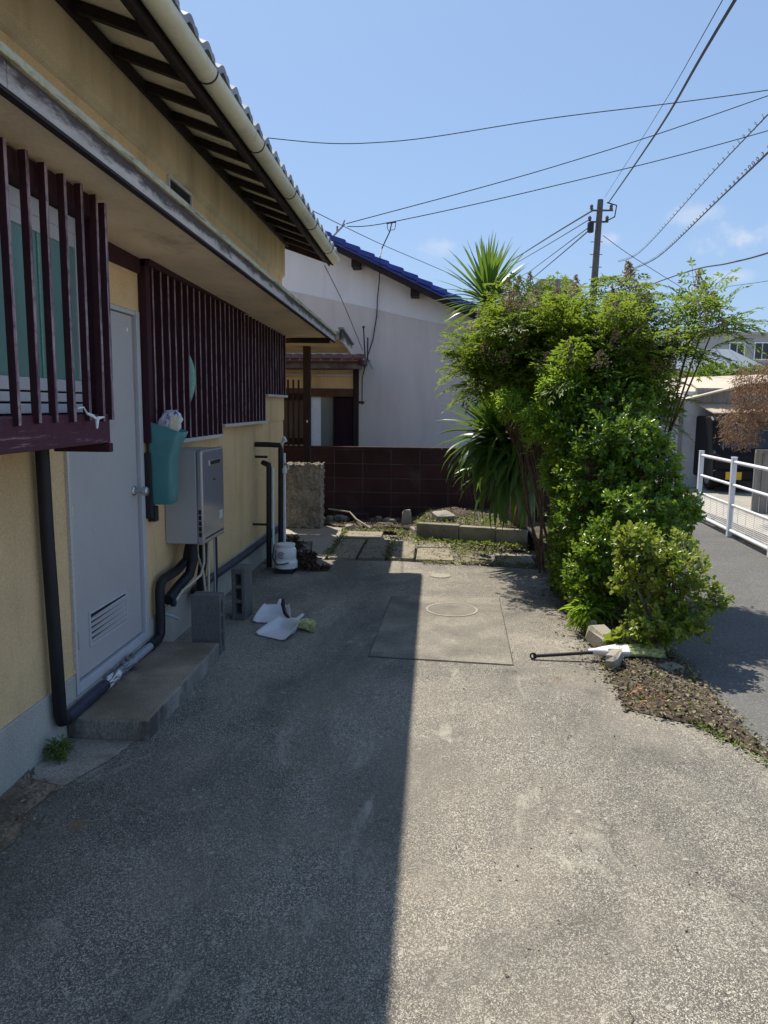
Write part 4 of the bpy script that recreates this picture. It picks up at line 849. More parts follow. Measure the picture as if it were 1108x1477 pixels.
for r in range(10):
    mb = MB(); f0 = 13.15 + .29 * r
    for i in range(25):
        x = -4.1 + .2345 * i; mb.hexa([(x, f0, ry(x) - .06), (x + .26, f0, ry(x + .26) - .04), (x + .26, f0 + .27, ry(x + .26) - .04), (x, f0 + .27, ry(x) - .06), (x, f0 + .03, ry(x) - .01), (x + .26, f0 + .03, ry(x + .26) + .02), (x + .26, f0 + .24, ry(x + .26) + .02), (x, f0 + .24, ry(x) - .01)])
    o = mb.build('tile_row', MT['bluetile'], wh)
for x, z in ((-1.34, 3.90), (-.37, 3.44)):
    MB().box(x - .07, x + .07, 12.88, 13.219, z - .075, z + .075).build('purlin_end', MT['darkwood'], wh, .008)
mb = MB().tube([(-.77, 13.1, 4.55), (-.80, 13.1, 4.42), (-.93, 13.08, 4.14), (-.93, 12.74, 3.96), (-.93, 12.76, 3.80), (-.97, 13.17, 3.66), (-1.0, 13.18, 3.37), (-1.01, 13.18, 3.08), (-1.07, 13.18, 2.69), (-1.15, 13.15, 2.43), (-1.18, 13.12, 2.28), (-1.24, 13.1, 2.05), (-1.24, 13.1, 1.6)], .010, 6); mb.build('service_cable', MT['wire'], wh, 0, True)
MB().tube([(-.86, 13.1, 4.55), (-.70, 13.1, 4.57)], .014, 6).tube([(-.70, 13.1, 4.56), (-.72, 13.1, 4.45), (-.80, 13.1, 4.44)], .006, 6).tube([(-.84, 13.1, 4.55), (-.84, 13.1, 4.47), (-.81, 13.1, 4.42)], .006, 6).build('insulator_bracket', MT['wire'], wh)
MB().tube([(-1.68, 12.74, 4.28), (-1.50, 12.74, 4.46)], .014, 6).tube([(-1.62, 12.74, 4.34), (-1.62, 12.74, 4.43)], .018, 6).tube([(-1.54, 12.74, 4.43), (-1.50, 12.74, 4.52)], .012, 6).build('insulator_bracket', MT['greypipe'], wh)
MB().tube([(-1.22, 13.08, 2.88), (-1.19, 13.08, 2.39), (-1.2, 13.08, 2.2)], .012, 6).tube([(-1.15, 13.1, 2.72), (-1.15, 13.1, 2.35)], .012, 6).tube([(-1.10, 13.1, 2.32), (-1.2, 13.1, 2.40)], .008, 6).tube([(-1.06, 13.1, 2.2), (-1.16, 13.1, 2.36)], .006, 6).lathe([(.001, 0), (.02, .01), (.02, .04), (.001, .05)], (-1.22, 13.08, 2.86), 8).build('cable_mast', MT['wire'], wh)

# ================================================================== FENCE, FAR SHED, CAR, BUILDINGS
fc = thing('roadside_fence', (3.8, 10, 0), 'white painted pipe railing with wire mesh panel along the far side of the road', 'fence')
fx = lambda y: 3.74 + (y - 8.67) * .046
py_ = [11.45, 10.05, 8.65, 7.25, 5.85, 4.45, 3.05]
pmesh = MB().box(-.03, .03, -.03, .03, -.03, .985).box(-.034, .034, -.034, .034, .985, .995).mesh('fence_post', MT['rust_white'])
for y in py_: o = link('post', pmesh, fc, (fx(y), y, 0)); bev(o, .008)
for a, b in zip(py_[1:], py_[:-1]):
    for z, r in ((.93, .022), (.64, .019), (.385, .016), (.055, .022)):
        MB().tube([(fx(a), a + .03, z), (fx(b), b - .03, z)], r, 10).build('rail', MT['rust_white'], fc, 0, True)
    mb = MB()
    for i in range(13): z = .085 + .023 * i; mb.tube([(fx(a), a + .035, z), (fx(b), b - .035, z)], .0030, 4)
    for i in range(4): yy = a + .28 + .28 * i; mb.tube([(fx(yy), yy, .06), (fx(yy), yy, .38)], .0025, 4)
    o = mb.build('wire_mesh', MT['rust_white'], fc); o['kind'] = 'stuff'
fk = thing('road_kerb', (3.88, 8, 0), 'low grey concrete lip along the canal under the white railing', 'kerb')
kme = MB().box(-.05, .05, -.29, .29, -.03, .035).mesh('kerb_stone', MT['concrete'])
for i in range(14): o = link('kerb_stone', kme, fk, (fx(4 + .6 * i) + .13, 4 + .6 * i, 0)); bev(o, .01)

sh = thing('old_shed', (5.8, 17, 0), 'old lean-to shed with pale metal roof and grey door panels behind the white railing', 'shed')
mb = MB(); mb.box(5.14, 5.90, 16.5, 16.58, -.05, 1.95)
mb.build('front_panel', MT['shedwall'], sh)
MB().box(5.06, 5.14, 16.46, 16.56, -.05, 1.75).build('corner_post', MT['wood'], sh, .006)
MB().hexa([(4.62, 17.6, -.05), (5.06, 16.5, -.05), (5.06, 16.58, -.05), (4.62, 17.7, -.05), (4.62, 17.6, 1.5), (5.06, 16.5, 1.72), (5.06, 16.58, 1.72), (4.62, 17.7, 1.5)]).build('side_panel', MT['shedwall'], sh)
MB().box(4.5, 4.78, 16.85, 16.95, .75, 1.52).build('blue_panel', MT['bluepaint'], sh)
MB().box(5.53, 5.61, 16.485, 16.499, .86, .98).build('notice', MT['greypipe'], sh)
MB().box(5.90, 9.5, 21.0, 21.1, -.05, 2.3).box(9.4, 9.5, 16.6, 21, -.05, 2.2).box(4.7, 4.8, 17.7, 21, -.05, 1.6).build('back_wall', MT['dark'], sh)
MB().box(5.905, 5.97, 16.5, 16.6, -.05, 2.0).build('door_jamb', MT['cane'], sh)
MB().box(5.97, 6.5, 16.9, 16.96, -.05, 2.0).build('inner_door', mat('dark_red_door', (0.05, 0.015, 0.012), .7, .2, 4), sh)
MB().hexa([(4.45, 16.2, 1.60), (6.4, 16.2, 2.10), (6.4, 21.3, 2.38), (4.45, 21.3, 1.88), (4.45, 16.2, 1.63), (6.4, 16.2, 2.13), (6.4, 21.3, 2.41), (4.45, 21.3, 1.91)]).hexa([(6.402, 16.2, 2.10), (9.8, 16.2, 2.25), (9.8, 21.3, 2.53), (6.402, 21.3, 2.38), (6.402, 16.2, 2.13), (9.8, 16.2, 2.28), (9.8, 21.3, 2.56), (6.402, 21.3, 2.41)]).build('roof', MT['metalroof'], sh)
MB().hexa([(5.5, 15.75, 1.50), (9.8, 15.75, 1.60), (9.8, 16.49, 1.70), (5.36, 16.49, 1.70), (5.5, 15.75, 1.52), (9.8, 15.75, 1.62), (9.8, 16.49, 1.72), (5.36, 16.49, 1.72)]).build('awning', MT['metalroof'], sh)
cs = MB().box(-.045, .045, -.39, .02, -.006, .006).mesh('awning_rib', MT['metalroof'])
for i in range(22): link('awning_rib', cs, sh, (5.55 + .19 * i, 16.14, 1.625 + .004 * i), (rad(15.5), 0, 0))
MB().box(5.36, 9.6, 16.44, 16.5, 1.72, 2.02).build('head_board', MT['wood'], sh)

car = thing('parked_car', (6.2, 16.8, 0), 'dark small car parked in the shed with a yellow number plate', 'car')
prof = [(0, .22), (0, .72), (.08, .80), (.22, 1.38), (.35, 1.45), (1.7, 1.45), (2.25, .92), (3.1, .80), (3.2, .5), (3.2, .22)]
MB().prism([(15.35 + a, b) for a, b in prof], 'x', 5.42, 6.84).build('body', MT['carpaint'], car, .04)
MB().hexa([(5.56, 15.43, .84), (6.70, 15.43, .84), (6.66, 15.56, 1.34), (5.60, 15.56, 1.34), (5.56, 15.45, .84), (6.70, 15.45, .84), (6.66, 15.58, 1.34), (5.60, 15.58, 1.34)]).build('rear_window', MT['darkglass'], car)
MB().box(5.40, 6.86, 15.27, 15.36, .22, .42).build('bumper', MT['carpaint'], car, .03)
MB().box(5.46, 5.54, 15.34, 15.36, .58, .72).build('tail_light', MT['redlens'], car, .01); MB().box(6.70, 6.80, 15.33, 15.36, .55, .75).build('tail_light', MT['redlens'], car, .01)
pl = MB().box(5.63, 5.93, 15.335, 15.349, .20, .35).build('number_plate', MT['yellowplate'], car)
pl.location.z += .04; pl.location.y -= .085
for k_ in (5.50, 6.62):
    for y in (15.9, 17.9):
        w_ = MB().lathe([(.26, 0), (.28, .02), (.28, .13), (.26, .15)], (k_, y, .265), 20, ax='x').build('tyre', MT['tyre'], car, 0, True)
        MB().lathe([(.17, -.004), (.17, .154)], (k_, y, .265), 16, ax='x').build('rim', MT['steel'], w_)
gt = thing('wooden_gate', (5.6, 12.6, 0), 'grey weathered timber board gate standing beside the canal', 'gate')
gb = MB().box(-.055, .055, -.012, .012, -.03, .95).mesh('gate_board', MT['wood'])
for i in range(9): link('board', gb, gt, (5.10 + .118 * i, 12.5 - .01 * i, 0), (0, 0, random.uniform(-.02, .02)))
MB().box(5.03, 6.12, 12.42, 12.47, .92, .97).build('top_rail', MT['wood'], gt)
MB().tube([(5.42, 12.36, -.03), (5.42, 12.36, .72), (6.1, 12.34, .72)], .012, 8).build('pipe_frame', MT['frame'], gt)

def facade(par, x0, x1, y, z0, z1, cols, rows, w, hgt, m=MT['darkglass']):
    for i in range(cols):
        for j in range(rows):
            cx = x0 + (x1 - x0) * (i + .5) / cols; cz = z0 + (z1 - z0) * (j + .5) / rows
            f = MB().box(cx - w / 2 - .08, cx + w / 2 + .08, y - .05, y - .001, cz - hgt / 2 - .08, cz + hgt / 2 + .08).build('window', MT['white'], par)
            MB().box(cx - w / 2, cx - .03, y - .06, y - .051, cz - hgt / 2, cz + hgt / 2).build('pane', m, f); MB().box(cx + .03, cx + w / 2, y - .06, y - .051, cz - hgt / 2, cz + hgt / 2).build('pane', m, f)
ap = thing('apartment_building', (24, 64, 0), 'grey flat roofed apartment block with dark windows far behind the shed', 'building')
MB().box(18.6, 31, 60, 69, -.85, 7.0).build('wall', MT['farwall'], ap); MB().box(18.4, 31.2, 59.8, 69.2, 7.0, 7.25).build('roof', MT['farwall'], ap, .05)
MB().box(16.8, 18.598, 61, 69, -.85, 6.2).build('wall', MT['farwall'], ap)
facade(ap, 21.4, 30.5, 60, .2, 7.0, 5, 3, 1.0, 1.15)
for z in (2.4, 4.7): MB().box(18.6, 31, 59.7, 59.998, z, z + .12).build('floor_band', MT['farwall'], ap)
tw = thing('stair_tower', (17, 72, 0), 'tan concrete stair tower rising behind the bushes', 'building')
MB().box(15.4, 18.4, 70, 74, -.85, 11.1).build('wall', MT['fartan'], tw); MB().box(15.2, 18.6, 69.8, 74.2, 11.1, 11.4).build('roof', MT['fartan'], tw)
facade(tw, 15.6, 18.2, 70, 5, 10.5, 1, 2, .9, 1.0)
bb = thing('brown_roofed_building', (10.5, 72, 0), 'brownish building top showing between the bushes left of the utility pole', 'building')
MB().box(8.2, 12.2, 70, 76, -.85, 11.7).build('wall', MT['fartan'], bb); MB().prism([(7.9, 11.7), (12.5, 11.7), (11.5, 12.6), (8.9, 12.6)], 'y', 69.7, 76.3).build('roof', MT['fartan'], bb)
facade(bb, 8.3, 12.1, 70, 8.0, 11.5, 2, 1, .8, .9)
h2 = thing('blue_roofed_house', (10, 33, 0), 'pale house with a blue grey roof between the shed and the apartment block', 'house')
MB().box(8.3, 12.2, 30.6, 36, -.1, 3.0).build('wall', MT['farwall'], h2)
MB().hexa([(7.9, 30.1, 2.92), (12.6, 30.1, 2.92), (12.0, 33.0, 3.9), (8.6, 33.0, 3.9), (7.9, 30.1, 3.02), (12.6, 30.1, 3.02), (12.0, 33.0, 4.02), (8.6, 33.0, 4.02)]).build('roof', MT['farroof'], h2)
facade(h2, 8.5, 12.0, 30.6, .4, 3.0, 2, 1, .95, 1.0)

# utility pole and overhead lines
up = thing('utility_pole', (5.86, 30, 0), 'tall grey concrete utility pole with insulators and cables', 'utility pole')
MB().tube([(5.62, 30, -.1), (5.76, 30, 4.5), (5.90, 30, 9.15)], [.165, .14, .105], 14).build('pole', MT['pole'], up, 0, True)
for z, a, b in ((8.75, 5.55, 6.35), (8.35, 5.50, 6.2)): MB().tube([(a, 29.9, z), (b, 29.9, z)], .035, 8).build('cross_arm', MT['pole'], up)
im = MB().lathe([(.03, 0), (.07, .03), (.05, .08), (.07, .12), (.03, .18)], (0, 0, 0), 10).mesh('insulator', MT['pole'], True)
for x, z in ((5.57, 8.78), (6.28, 8.78), (5.52, 8.38), (6.15, 8.38)): link('insulator', im, up, (x, 29.9, z))
MB().tube([(6.0, 29.8, 8.3), (6.4, 29.8, 8.5), (6.45, 29.8, 8.9), (6.1, 29.8, 9.0)], .025, 6).build('cable_loop', MT['wire'], up, 0, True)
MB().lathe([(.09, 0), (.12, .04), (.12, .34), (.09, .38)], (5.55, 29.8, 7.95), 12).build('junction_box', MT['wire'], up, 0, True)
for i in range(8): MB().tube([(5.60, 29.95, 4.5 + .45 * i), (6.05, 29.95, 4.5 + .45 * i)], .014, 6).build('step_bolt', MT['pole'], up)
def line(label, pts, r, tw=0, group='overhead lines'):
    # smooth catenary-like curve through the points
    P = [Vector(p) for p in pts]; out = []
    for i in range(len(P) - 1):
        a = P[max(i - 1, 0)]; b = P[i]; c = P[i + 1]; d = P[min(i + 2, len(P) - 1)]
        for k in range(10):
            u = k / 10; out.append(.5 * ((2 * b) + (c - a) * u + (2 * a - 5 * b + 4 * c - d) * u * u + (3 * b - a - 3 * c + d) * u ** 3))
    out.append(P[-1]); mb = MB().tube(out, r, 6)
    if tw:
        h_ = []; ph = 0.0
        for i in range(len(out) - 1):
            sg = (out[i + 1] - out[i]).length; ns = max(4, int(sg / .10))
            for k in range(ns):
                ph += sg / ns * 2 * math.pi / .75; q = out[i].lerp(out[i + 1], k / ns); h_.append(q + Vector((math.cos(ph) * .045, 0, .05 + .05 * math.sin(ph))))
        mb.tube(h_, r * .42, 4)
    o = mb.build('power_line', MT['wire'], None, 0, True); return tag(o, label, 'power line', group)
line('thickest black line climbing from the pole top to the upper right', [(6.2, 30, 9.05), (4.45, 17, 7.25), (3.07, 9, 5.87), (1.4, -4, 3.9 + .5)], .021)
line('thin line climbing from the pole just left of the thickest line', [(6.04, 30, 9.22), (4.36, 17, 7.47), (2.94, 9, 5.87), (1.2, -4, 4.5)], .006)
line('highest long line crossing the sky from the tiled eave to the right', [(-7.0, 13, 6.5), (-2.86, 13, 5.87), (-.84, 13, 5.78), (1.78, 13, 6.11), (5.02, 13, 6.47), (12, 13, 7.4)], .007)
line('middle line crossing the sky from the left bracket on the blue roof', [(-1.5, 12.9, 4.50), (1.81, 13, 5.38), (5.03, 13, 6.39), (11, 13, 8.5)], .007)
line('lowest line crossing the sky from the right bracket on the blue roof', [(-1.5, 13.1, 4.50), (-.77, 13.1, 4.57), (1.83, 13, 5.09), (5.07, 13, 5.88), (11, 13, 7.6)], .007)
line('twisted double cable at upper right, the higher of the two', [(12.2, 55, 11.4), (9.86, 40, 9.15), (7.09, 22, 7.65), (5.44, 14, 6.47), (4.2, 8, 5.6)], .012, 1)
line('twisted double cable at right, the lower and thicker of the two', [(13.2, 55, 10.9), (10.81, 40, 8.98), (7.48, 22, 7.17), (5.48, 14, 5.86), (4.0, 8, 4.9)], .020, 1)
line('thick line leaving the bush tops towards the right edge', [(10.6, 48, 8.1), (9.02, 30, 6.54), (8.49, 24, 5.83), (8.01, 20, 5.37), (7.0, 12, 4.6)], .022)
line('faint low line just above the apartment block', [(12.0, 40, 7.1), (10.42, 30, 6.02), (8.87, 22, 5.02), (7.4, 14, 4.1)], .008)
line('upper of the four lines dropping left from the utility pole', [(5.66, 30, 8.79), (5.54, 40, 9.98), (4.88, 55, 11.4)], .03)
line('second of the four lines dropping left from the utility pole', [(5.6, 30, 8.5), (5.39, 40, 9.55), (4.89, 55, 11.08)], .018)
line('third of the four lines dropping left from the utility pole', [(5.59, 30, 8.23), (5.75, 40, 9.16), (6.08, 55, 10.62)], .018)
line('lowest of the four lines dropping left from the utility pole', [(5.66, 30, 8.18), (6.25, 40, 9.25), (6.56, 55, 10.39)], .026)
line('thin stay wire slanting down to the right from the utility pole', [(6.06, 30, 7.88), (7.95, 33, 7.64), (11.96, 38, 6.88)], .012)
line('thin wire hanging from the gutter end down to the white house corner', [(-1.29, 9.0, 3.17), (-1.3, 11, 2.98), (-1.22, 12.9, 2.5)], .005)
line('faint wire running over the blue verge into the palm leaves', [(-1.57, 10, 4.0), (-.93, 13, 4.2), (.34, 16, 4.18), (1.3, 18.5, 4.1)], .005)

# ================================================================== PLANTS
def blade(ln, w, droop, curl=0, nseg=6):
    """sword leaf along +X: V section, tapering, bending down by droop (radians in total)"""
    mb = MB(); vs = []; fs = []; x = z = 0; a = 0
    for i in range(nseg + 1):
        u = i / nseg; ww = w * (0.55 + 0.9 * u * 1.2 if u < .4 else 1.0) * (1 - max(0, (u - .4) / .6) ** 1.5) * .5 + .0008
        vs += [(x, -ww, z + ww * .35), (x, 0, z), (x, ww, z + ww * .35)]
        a = -droop * (u ** 1.3); x += math.cos(a) * ln / nseg; z += math.sin(a) * ln / nseg
    for i in range(nseg): fs += [(3 * i, 3 * i + 3, 3 * i + 4, 3 * i + 1), (3 * i + 1, 3 * i + 4, 3 * i + 5, 3 * i + 2)]
    return mb.add(vs, fs)
def blade_mesh(name, m, tint, *a):
    me = blade(*a).mesh(name, m, True); at = me.attributes.new('tint', 'FLOAT', 'FACE'); at.data.foreach_set('value', [tint] * len(me.polygons)); return me
yc = thing('yucca_tree', (.75, 9.85, 0), 'yucca with a spiky crown above the bushes and drooping sword leaves at its foot', 'yucca')
MB().tube([(.95, 9.75, 0), (.86, 9.75, .8), (.70, 9.72, 1.8), (.60, 9.70, 2.9)], [.11, .085, .075, .065], 10).build('trunk', MT['bark'], yc, 0, True)
MB().tube([(1.05, 9.4, 0), (1.02, 8.9, .5), (.90, 8.40, 1.32)], [.10, .08, .07], 10).build('trunk', MT['bark'], yc, 0, True)
yn = [0]; ymore = MB(); yt = []
def rosette(c, n, e0, e1, meshes, ls, rng, azb=None):
    c = Vector(c)
    for i in range(n):
        u = (i + .5) / n; el = e0 + (e1 - e0) * u + rng.uniform(-.12, .12); az = i * 2.39996 + rng.uniform(-.2, .2)
        if azb is not None: az = rng.uniform(*azb)
        me = meshes[min(len(meshes) - 1, int(u * len(meshes) + rng.uniform(0, .8)))]
        s = rng.uniform(*ls)
        d = Vector((math.cos(az) * math.cos(el), math.sin(az) * math.cos(el), math.sin(el)))
        rot = Euler((rng.uniform(-.3, .3), -el, az), 'XYZ'); sc3 = (s, rng.uniform(.85, 1.1), 1); p_ = c + d * .03 - Vector((0, 0, u * .14))
        if yn[0] < 300:
            o = link('leaf', me, yc, p_); o.rotation_euler = rot; o.scale = sc3; yn[0] += 1
        else:                                  # past the first 300 leaves the rest is one joined part
            M = Matrix.LocRotScale(p_, rot, Vector(sc3)); di = 1 if me.materials[0] is MT['yucca_dead'] else 0
            ymore.add([M @ v.co for v in me.vertices], [tuple(q.vertices) for q in me.polygons], di); yt.extend([me.attributes['tint'].data[0].value] * len(me.polygons))
r = random.Random(5)
Yg = [blade_mesh('leaf_upright', MT['yucca'], .7, .55, .052, .08), blade_mesh('leaf_spread', MT['yucca'], .5, .56, .054, .25), blade_mesh('leaf_arched', MT['yucca'], .25, .56, .054, .7)]
Yl = [blade_mesh('leaf_strap', MT['yucca'], .8, .58, .078, .25), blade_mesh('leaf_strap', MT['yucca'], .45, .62, .080, .8), blade_mesh('leaf_hanging', MT['yucca'], .2, .64, .076, 1.35)]
Yd = [blade_mesh('leaf_dead', MT['yucca_dead'], .4, .5, .04, .7), blade_mesh('leaf_dead', MT['yucca_dead'], .8, .46, .036, 1.2)]
rosette((.60, 9.62, 2.93), 120, 1.5, -.30, Yg, (1.0, 1.35), r)
rosette((.98, 8.30, 1.36), 130, 1.45, -.75, Yl, (.95, 1.25), r)
rosette((.62, 8.45, 1.32), 130, 1.35, -.95, Yl, (.9, 1.2), r)
rosette((.82, 8.40, 1.02), 90, .9, -1.1, Yl, (.9, 1.2), r)
rosette((.66, 9.70, 2.45), 30, -.35, -.9, [Yg[2], Yd[0]], (.7, 1.0), r)
rosette((.70, 9.70, 2.05), 35, -.3, -1.0, Yd, (.7, 1.0), r)

me = ymore.mesh('leaves', [MT['yucca'], MT['yucca_dead']], True); at = me.attributes.new('tint', 'FLOAT', 'FACE'); at.data.foreach_set('value', yt)
link('leaves', me, yc)['kind'] = 'stuff'
def frond(LV, LT, base, d, ln, rng, droop=.5, leaf=.042, tint=.5, tv=.25):
    """one nandina frond: arching rachis with side pinnae of paired leaflets"""
    d = nrm(np.array(d, float)); pts = []; p = np.array(base, float); seg = 7
    for i in range(seg + 1):
        pts.append(p.copy()); p = p + d * ln / seg; d = nrm(d + np.array([0, 0, -droop / seg]) + rng.normal(size=3) * .05)
    LT.append((pts, .0032)); ft = tint + rng.normal() * .24
    for i in range(2, seg + 1):
        t_ = nrm(pts[i] - pts[i - 1]); side = nrm(np.cross(t_, [0, 0, 1.0]) + 1e-6); upv = nrm(np.cross(side, t_))
        pl = ln * .42 * (1 - .62 * (i - 2) / (seg - 2))
        for sgn in ((-1, 1) if i < seg else (0,)):
            pd = nrm(t_ * .6 + side * sgn * .95 + upv * rng.uniform(-.1, .35)) if sgn else t_
            n = max(3, int(pl / .030)); q0 = pts[i]
            for k in range(1, n + 1):
                q = q0 + pd * pl * k / n + np.array([0, 0, -.25 * pl * (k / n) ** 2])
                s2 = nrm(np.cross(pd, upv))
                for g in (-1, 1):
                    ld = nrm(pd * .75 + s2 * g * .8 + rng.normal(size=3) * .18 - np.array([0, 0, .12]))
                    nn = nrm(upv + rng.normal(size=3) * .35)
                    LV.add(q, ld, nn, leaf * rng.uniform(.6, 1.3), leaf * .36 * rng.uniform(.8, 1.2), np.clip(ft + rng.normal() * tv * .5, 0, 1))
                if k == n: LV.add(q, pd, upv, leaf * 1.1, leaf * .36, np.clip(tint + rng.normal() * tv, 0, 1))
            LT.append(([pts[i], q0 + pd * pl * .5 + np.array([0, 0, -.06 * pl]), q0 + pd * pl + np.array([0, 0, -.25 * pl])], .0016))
def panicle(LV, base, h, rng, w=.11):
    for k in range(int(230 * h / .25)):
        u = rng.random(); a = rng.random() * 6.28; rr_ = w * (1 - u) * math.sqrt(rng.random()) + .004
        p = np.array(base) + np.array([rr_ * math.cos(a), rr_ * math.sin(a), u * h])
        LV.add(p, rv(), rv(), .020, .014, rng.random())
def sticks(LT, name, m, parent, n=4):
    mb = MB()
    for pts, r_ in LT:
        L_ = len(pts); mb.tube([tuple(p) for p in pts], [r_ * (1 - .55 * i / (L_ - 1)) for i in range(L_)], n, cap=False)
    return mb.build(name, m, parent)
def nandina(name, base, tops, label, seed, frn=9, ln=.42, pan=.4, low=True, tint=.55):
    rng = np.random.default_rng(seed); t_ = thing(name, base, label, 'nandina bush', 'nandina bushes beside the driveway')
    LV, PN, LT = Leaves(), Leaves(), []; stems = MB()
    axes = []
    for ti, tp in enumerate(tops):
        tp = np.array(tp, float); b0 = np.array(base) + np.array([rng.uniform(-.12, .12), rng.uniform(-.15, .15), 0])
        mid = b0 * .45 + tp * .55 + np.array([rng.uniform(-.06, .06), rng.uniform(-.06, .06), .12])
        if (len(tops) < 6 and ti % 2 == 0) or ti % 10 == 0:      # a full cane from the ground
            stems.tube([b0, (b0 + mid) / 2 + rng.normal(size=3) * .05, mid, tp], [.014, .012, .010, .006], 7); axes.append((b0, mid))
        else:                                 # a side branch off an earlier cane
            ab, am = axes[int(rng.integers(len(axes)))]; q0 = ab + (am - ab) * rng.uniform(.75, 1.0)
            stems.tube([q0, (q0 + tp) / 2 + np.array([0, 0, .06]), tp], [.007, .006, .004], 6); mid = q0 * .5 + tp * .5
        for k in range(frn):
            az = rng.random() * 6.28; el = rng.uniform(-.15, 1.1); lv_ = 0 if k < frn * .6 else rng.uniform(.08, .4 if low else .2)
            o_ = tp + (mid - tp) * lv_
            frond(LV, LT, o_, (math.cos(az) * math.cos(el), math.sin(az) * math.cos(el), math.sin(el)), ln * rng.uniform(.75, 1.2), rng, rng.uniform(.5, 1.1), tint=tint - .3 * lv_)
        if rng.random() < pan * .5:
            a_ = rng.random() * 6.28; panicle(PN, tp + np.array([.16 * math.cos(a_), .16 * math.sin(a_) - .08, -.06]), rng.uniform(.10, .18), rng, .13)
        if rng.random() < pan: panicle(PN, tp + np.array([0, 0, .06]), rng.uniform(.18, .32), rng)
    stems.build('stems', MT['cane'], t_, 0, True)
    LV.build('foliage', MT['nandina'], t_, wide=.42, fold=.1, droop=.1)
    sticks(LT, 'leaf_stalks', MT['nandina'], t_, 3)['kind'] = 'stuff'
    if PN.P: PN.build('flower_heads', MT['nandina_tan'], t_, fold=.2)
    return t_
r = random.Random(21)
def tops_in(n, x0, x1, y0, y1, zf): return [(x, y, zf(x, y) + r.uniform(-.16, .10)) for x, y in [(r.uniform(x0, x1), r.uniform(y0, y1)) for _ in range(n)]]
def fill(n, x0, x1, y0, y1, z0, z1, hump):
    """cane tops spread through the whole height of the thicket, higher ones towards the middle"""
    out = []
    for k in range(n):
        x, y, u = r.uniform(x0, x1), r.uniform(y0, y1), r.random() ** .8
        z = z0 + (z1 - hump * abs(x - (x0 + x1) / 2) - z0) * u
        if k % 7 == 0: z = z1 + r.uniform(-.25, .10)
        out.append((x, y, z))
    return out
nandina('nandina_bush', (1.10, 7.35, 0), fill(40, .62, 1.35, 7.0, 8.0, 1.70, 2.60, .45), 'tall dense yellow-green nandina bush hiding the foot of the spiky crown', 1, 8, .36, .5, tint=.6)
nandina('nandina_bush.001', (1.12, 7.75, 0), fill(24, .32, .85, 7.4, 8.1, 1.70, 2.17, .10), 'lower yellow-green nandina bush nearest the white house wall', 2, 8, .36, .4, tint=.55)
nandina('nandina_bush.002', (1.32, 6.8, 0), fill(46, 1.02, 1.85, 6.4, 7.3, 1.35, 2.28, .25), 'green nandina bush with tan flower heads left of the shed roof', 3, 8, .36, .6, tint=.42)
nandina('nandina_bush.003', (1.40, 7.0, 0), [(1.66, 7.0, 2.52), (1.64, 7.02, 2.60)], 'slender nandina cane rising highest against the sky right of the pole', 4, 9, .40, 1.0, False, .6)
nandina('nandina_bush.004', (1.55, 6.4, 0), [(2.17, 6.6, 2.26), (2.12, 6.62, 2.34), (2.24, 6.6, 2.20), (2.05, 6.6, 2.05)], 'leaning nandina cane spreading over the shed roof', 5, 9, .44, 1.0, False, .35)
nandina('nandina_bush.005', (1.5, 6.6, 0), fill(9, 1.5, 1.85, 6.4, 7.0, 1.45, 2.15, .1), 'thin olive nandina growth between the thicket and the leaning cane', 6, 7, .34, .7, True, .3)

def shrub(name, base, blobs, label, cat, m, leaf, lw, nleaf, seed, stem_m='twig', spread=.09, wide=.5, droop=.05, tint=.45, tv=.25, whorl=False, stemr=.014, group=None, up=.35):
    rng = np.random.default_rng(seed); t_ = thing(name, base, label, cat, group)
    LV, LT = Leaves(), []; st_ = MB(); b0 = np.array(base, float)
    for (cx, cy, cz, rx, ry_, rz, n) in blobs:
        c = np.array([cx, cy, cz]); R_ = np.array([rx, ry_, rz])
        mid = b0 * .4 + c * .6 + rng.normal(size=3) * .04; bb0 = b0 + np.array([rng.uniform(-.08, .08), rng.uniform(-.08, .08), 0])
        st_.tube([bb0, (bb0 + mid) / 2 + rng.normal(size=3) * .03, mid, c], [stemr, stemr * .85, stemr * .65, stemr * .4], 7)
        for _ in range(n):
            u = rv(); rad_ = rng.uniform(.45, 1.0) ** .6
            e = c + u * R_ * rad_ * rng.uniform(.85, 1.08)
            if e[2] < .03: continue
            d = nrm(u * .8 + np.array([0, 0, up]) + rng.normal(size=3) * .35); s = e - d * spread * 1.3
            LT.append(([c + (s - c) * .35 + rng.normal(size=3) * .02, s, e], .0035 if rng.random() < .4 else .0022))
            tw_t = tint + rng.normal() * .16
            for k in range(nleaf):
                f = k / nleaf; q = s + (e - s) * (.3 + .75 * f) + rng.normal(size=3) * .006
                a = k * 2.4 + rng.random(); x_ = nrm(np.cross(d, [.3, .5, .81])); y_ = np.cross(d, x_)
                o_ = x_ * math.cos(a) + y_ * math.sin(a)
                ld = nrm(o_ * (1.0 - .35 * f) + d * (.35 + .6 * f) + rng.normal(size=3) * .12)
                nn = nrm(d * .9 - o_ * .3 + np.array([0, 0, .5]) + rng.normal(size=3) * .25)
                sc_ = rng.uniform(.7, 1.15) * (.75 + .25 * (1 - f))
                LV.add(q, ld, nn, leaf * sc_, lw * sc_, np.clip(tw_t + .25 * f + rng.normal() * tv * .5, 0, 1))
    st_.build('stems', MT[stem_m], t_, 0, True)
    LV.build('foliage', m, t_, wide=wide, fold=.14, droop=droop); sticks(LT, 'twigs', MT[stem_m], t_, 3)['kind'] = 'stuff'
    return t_
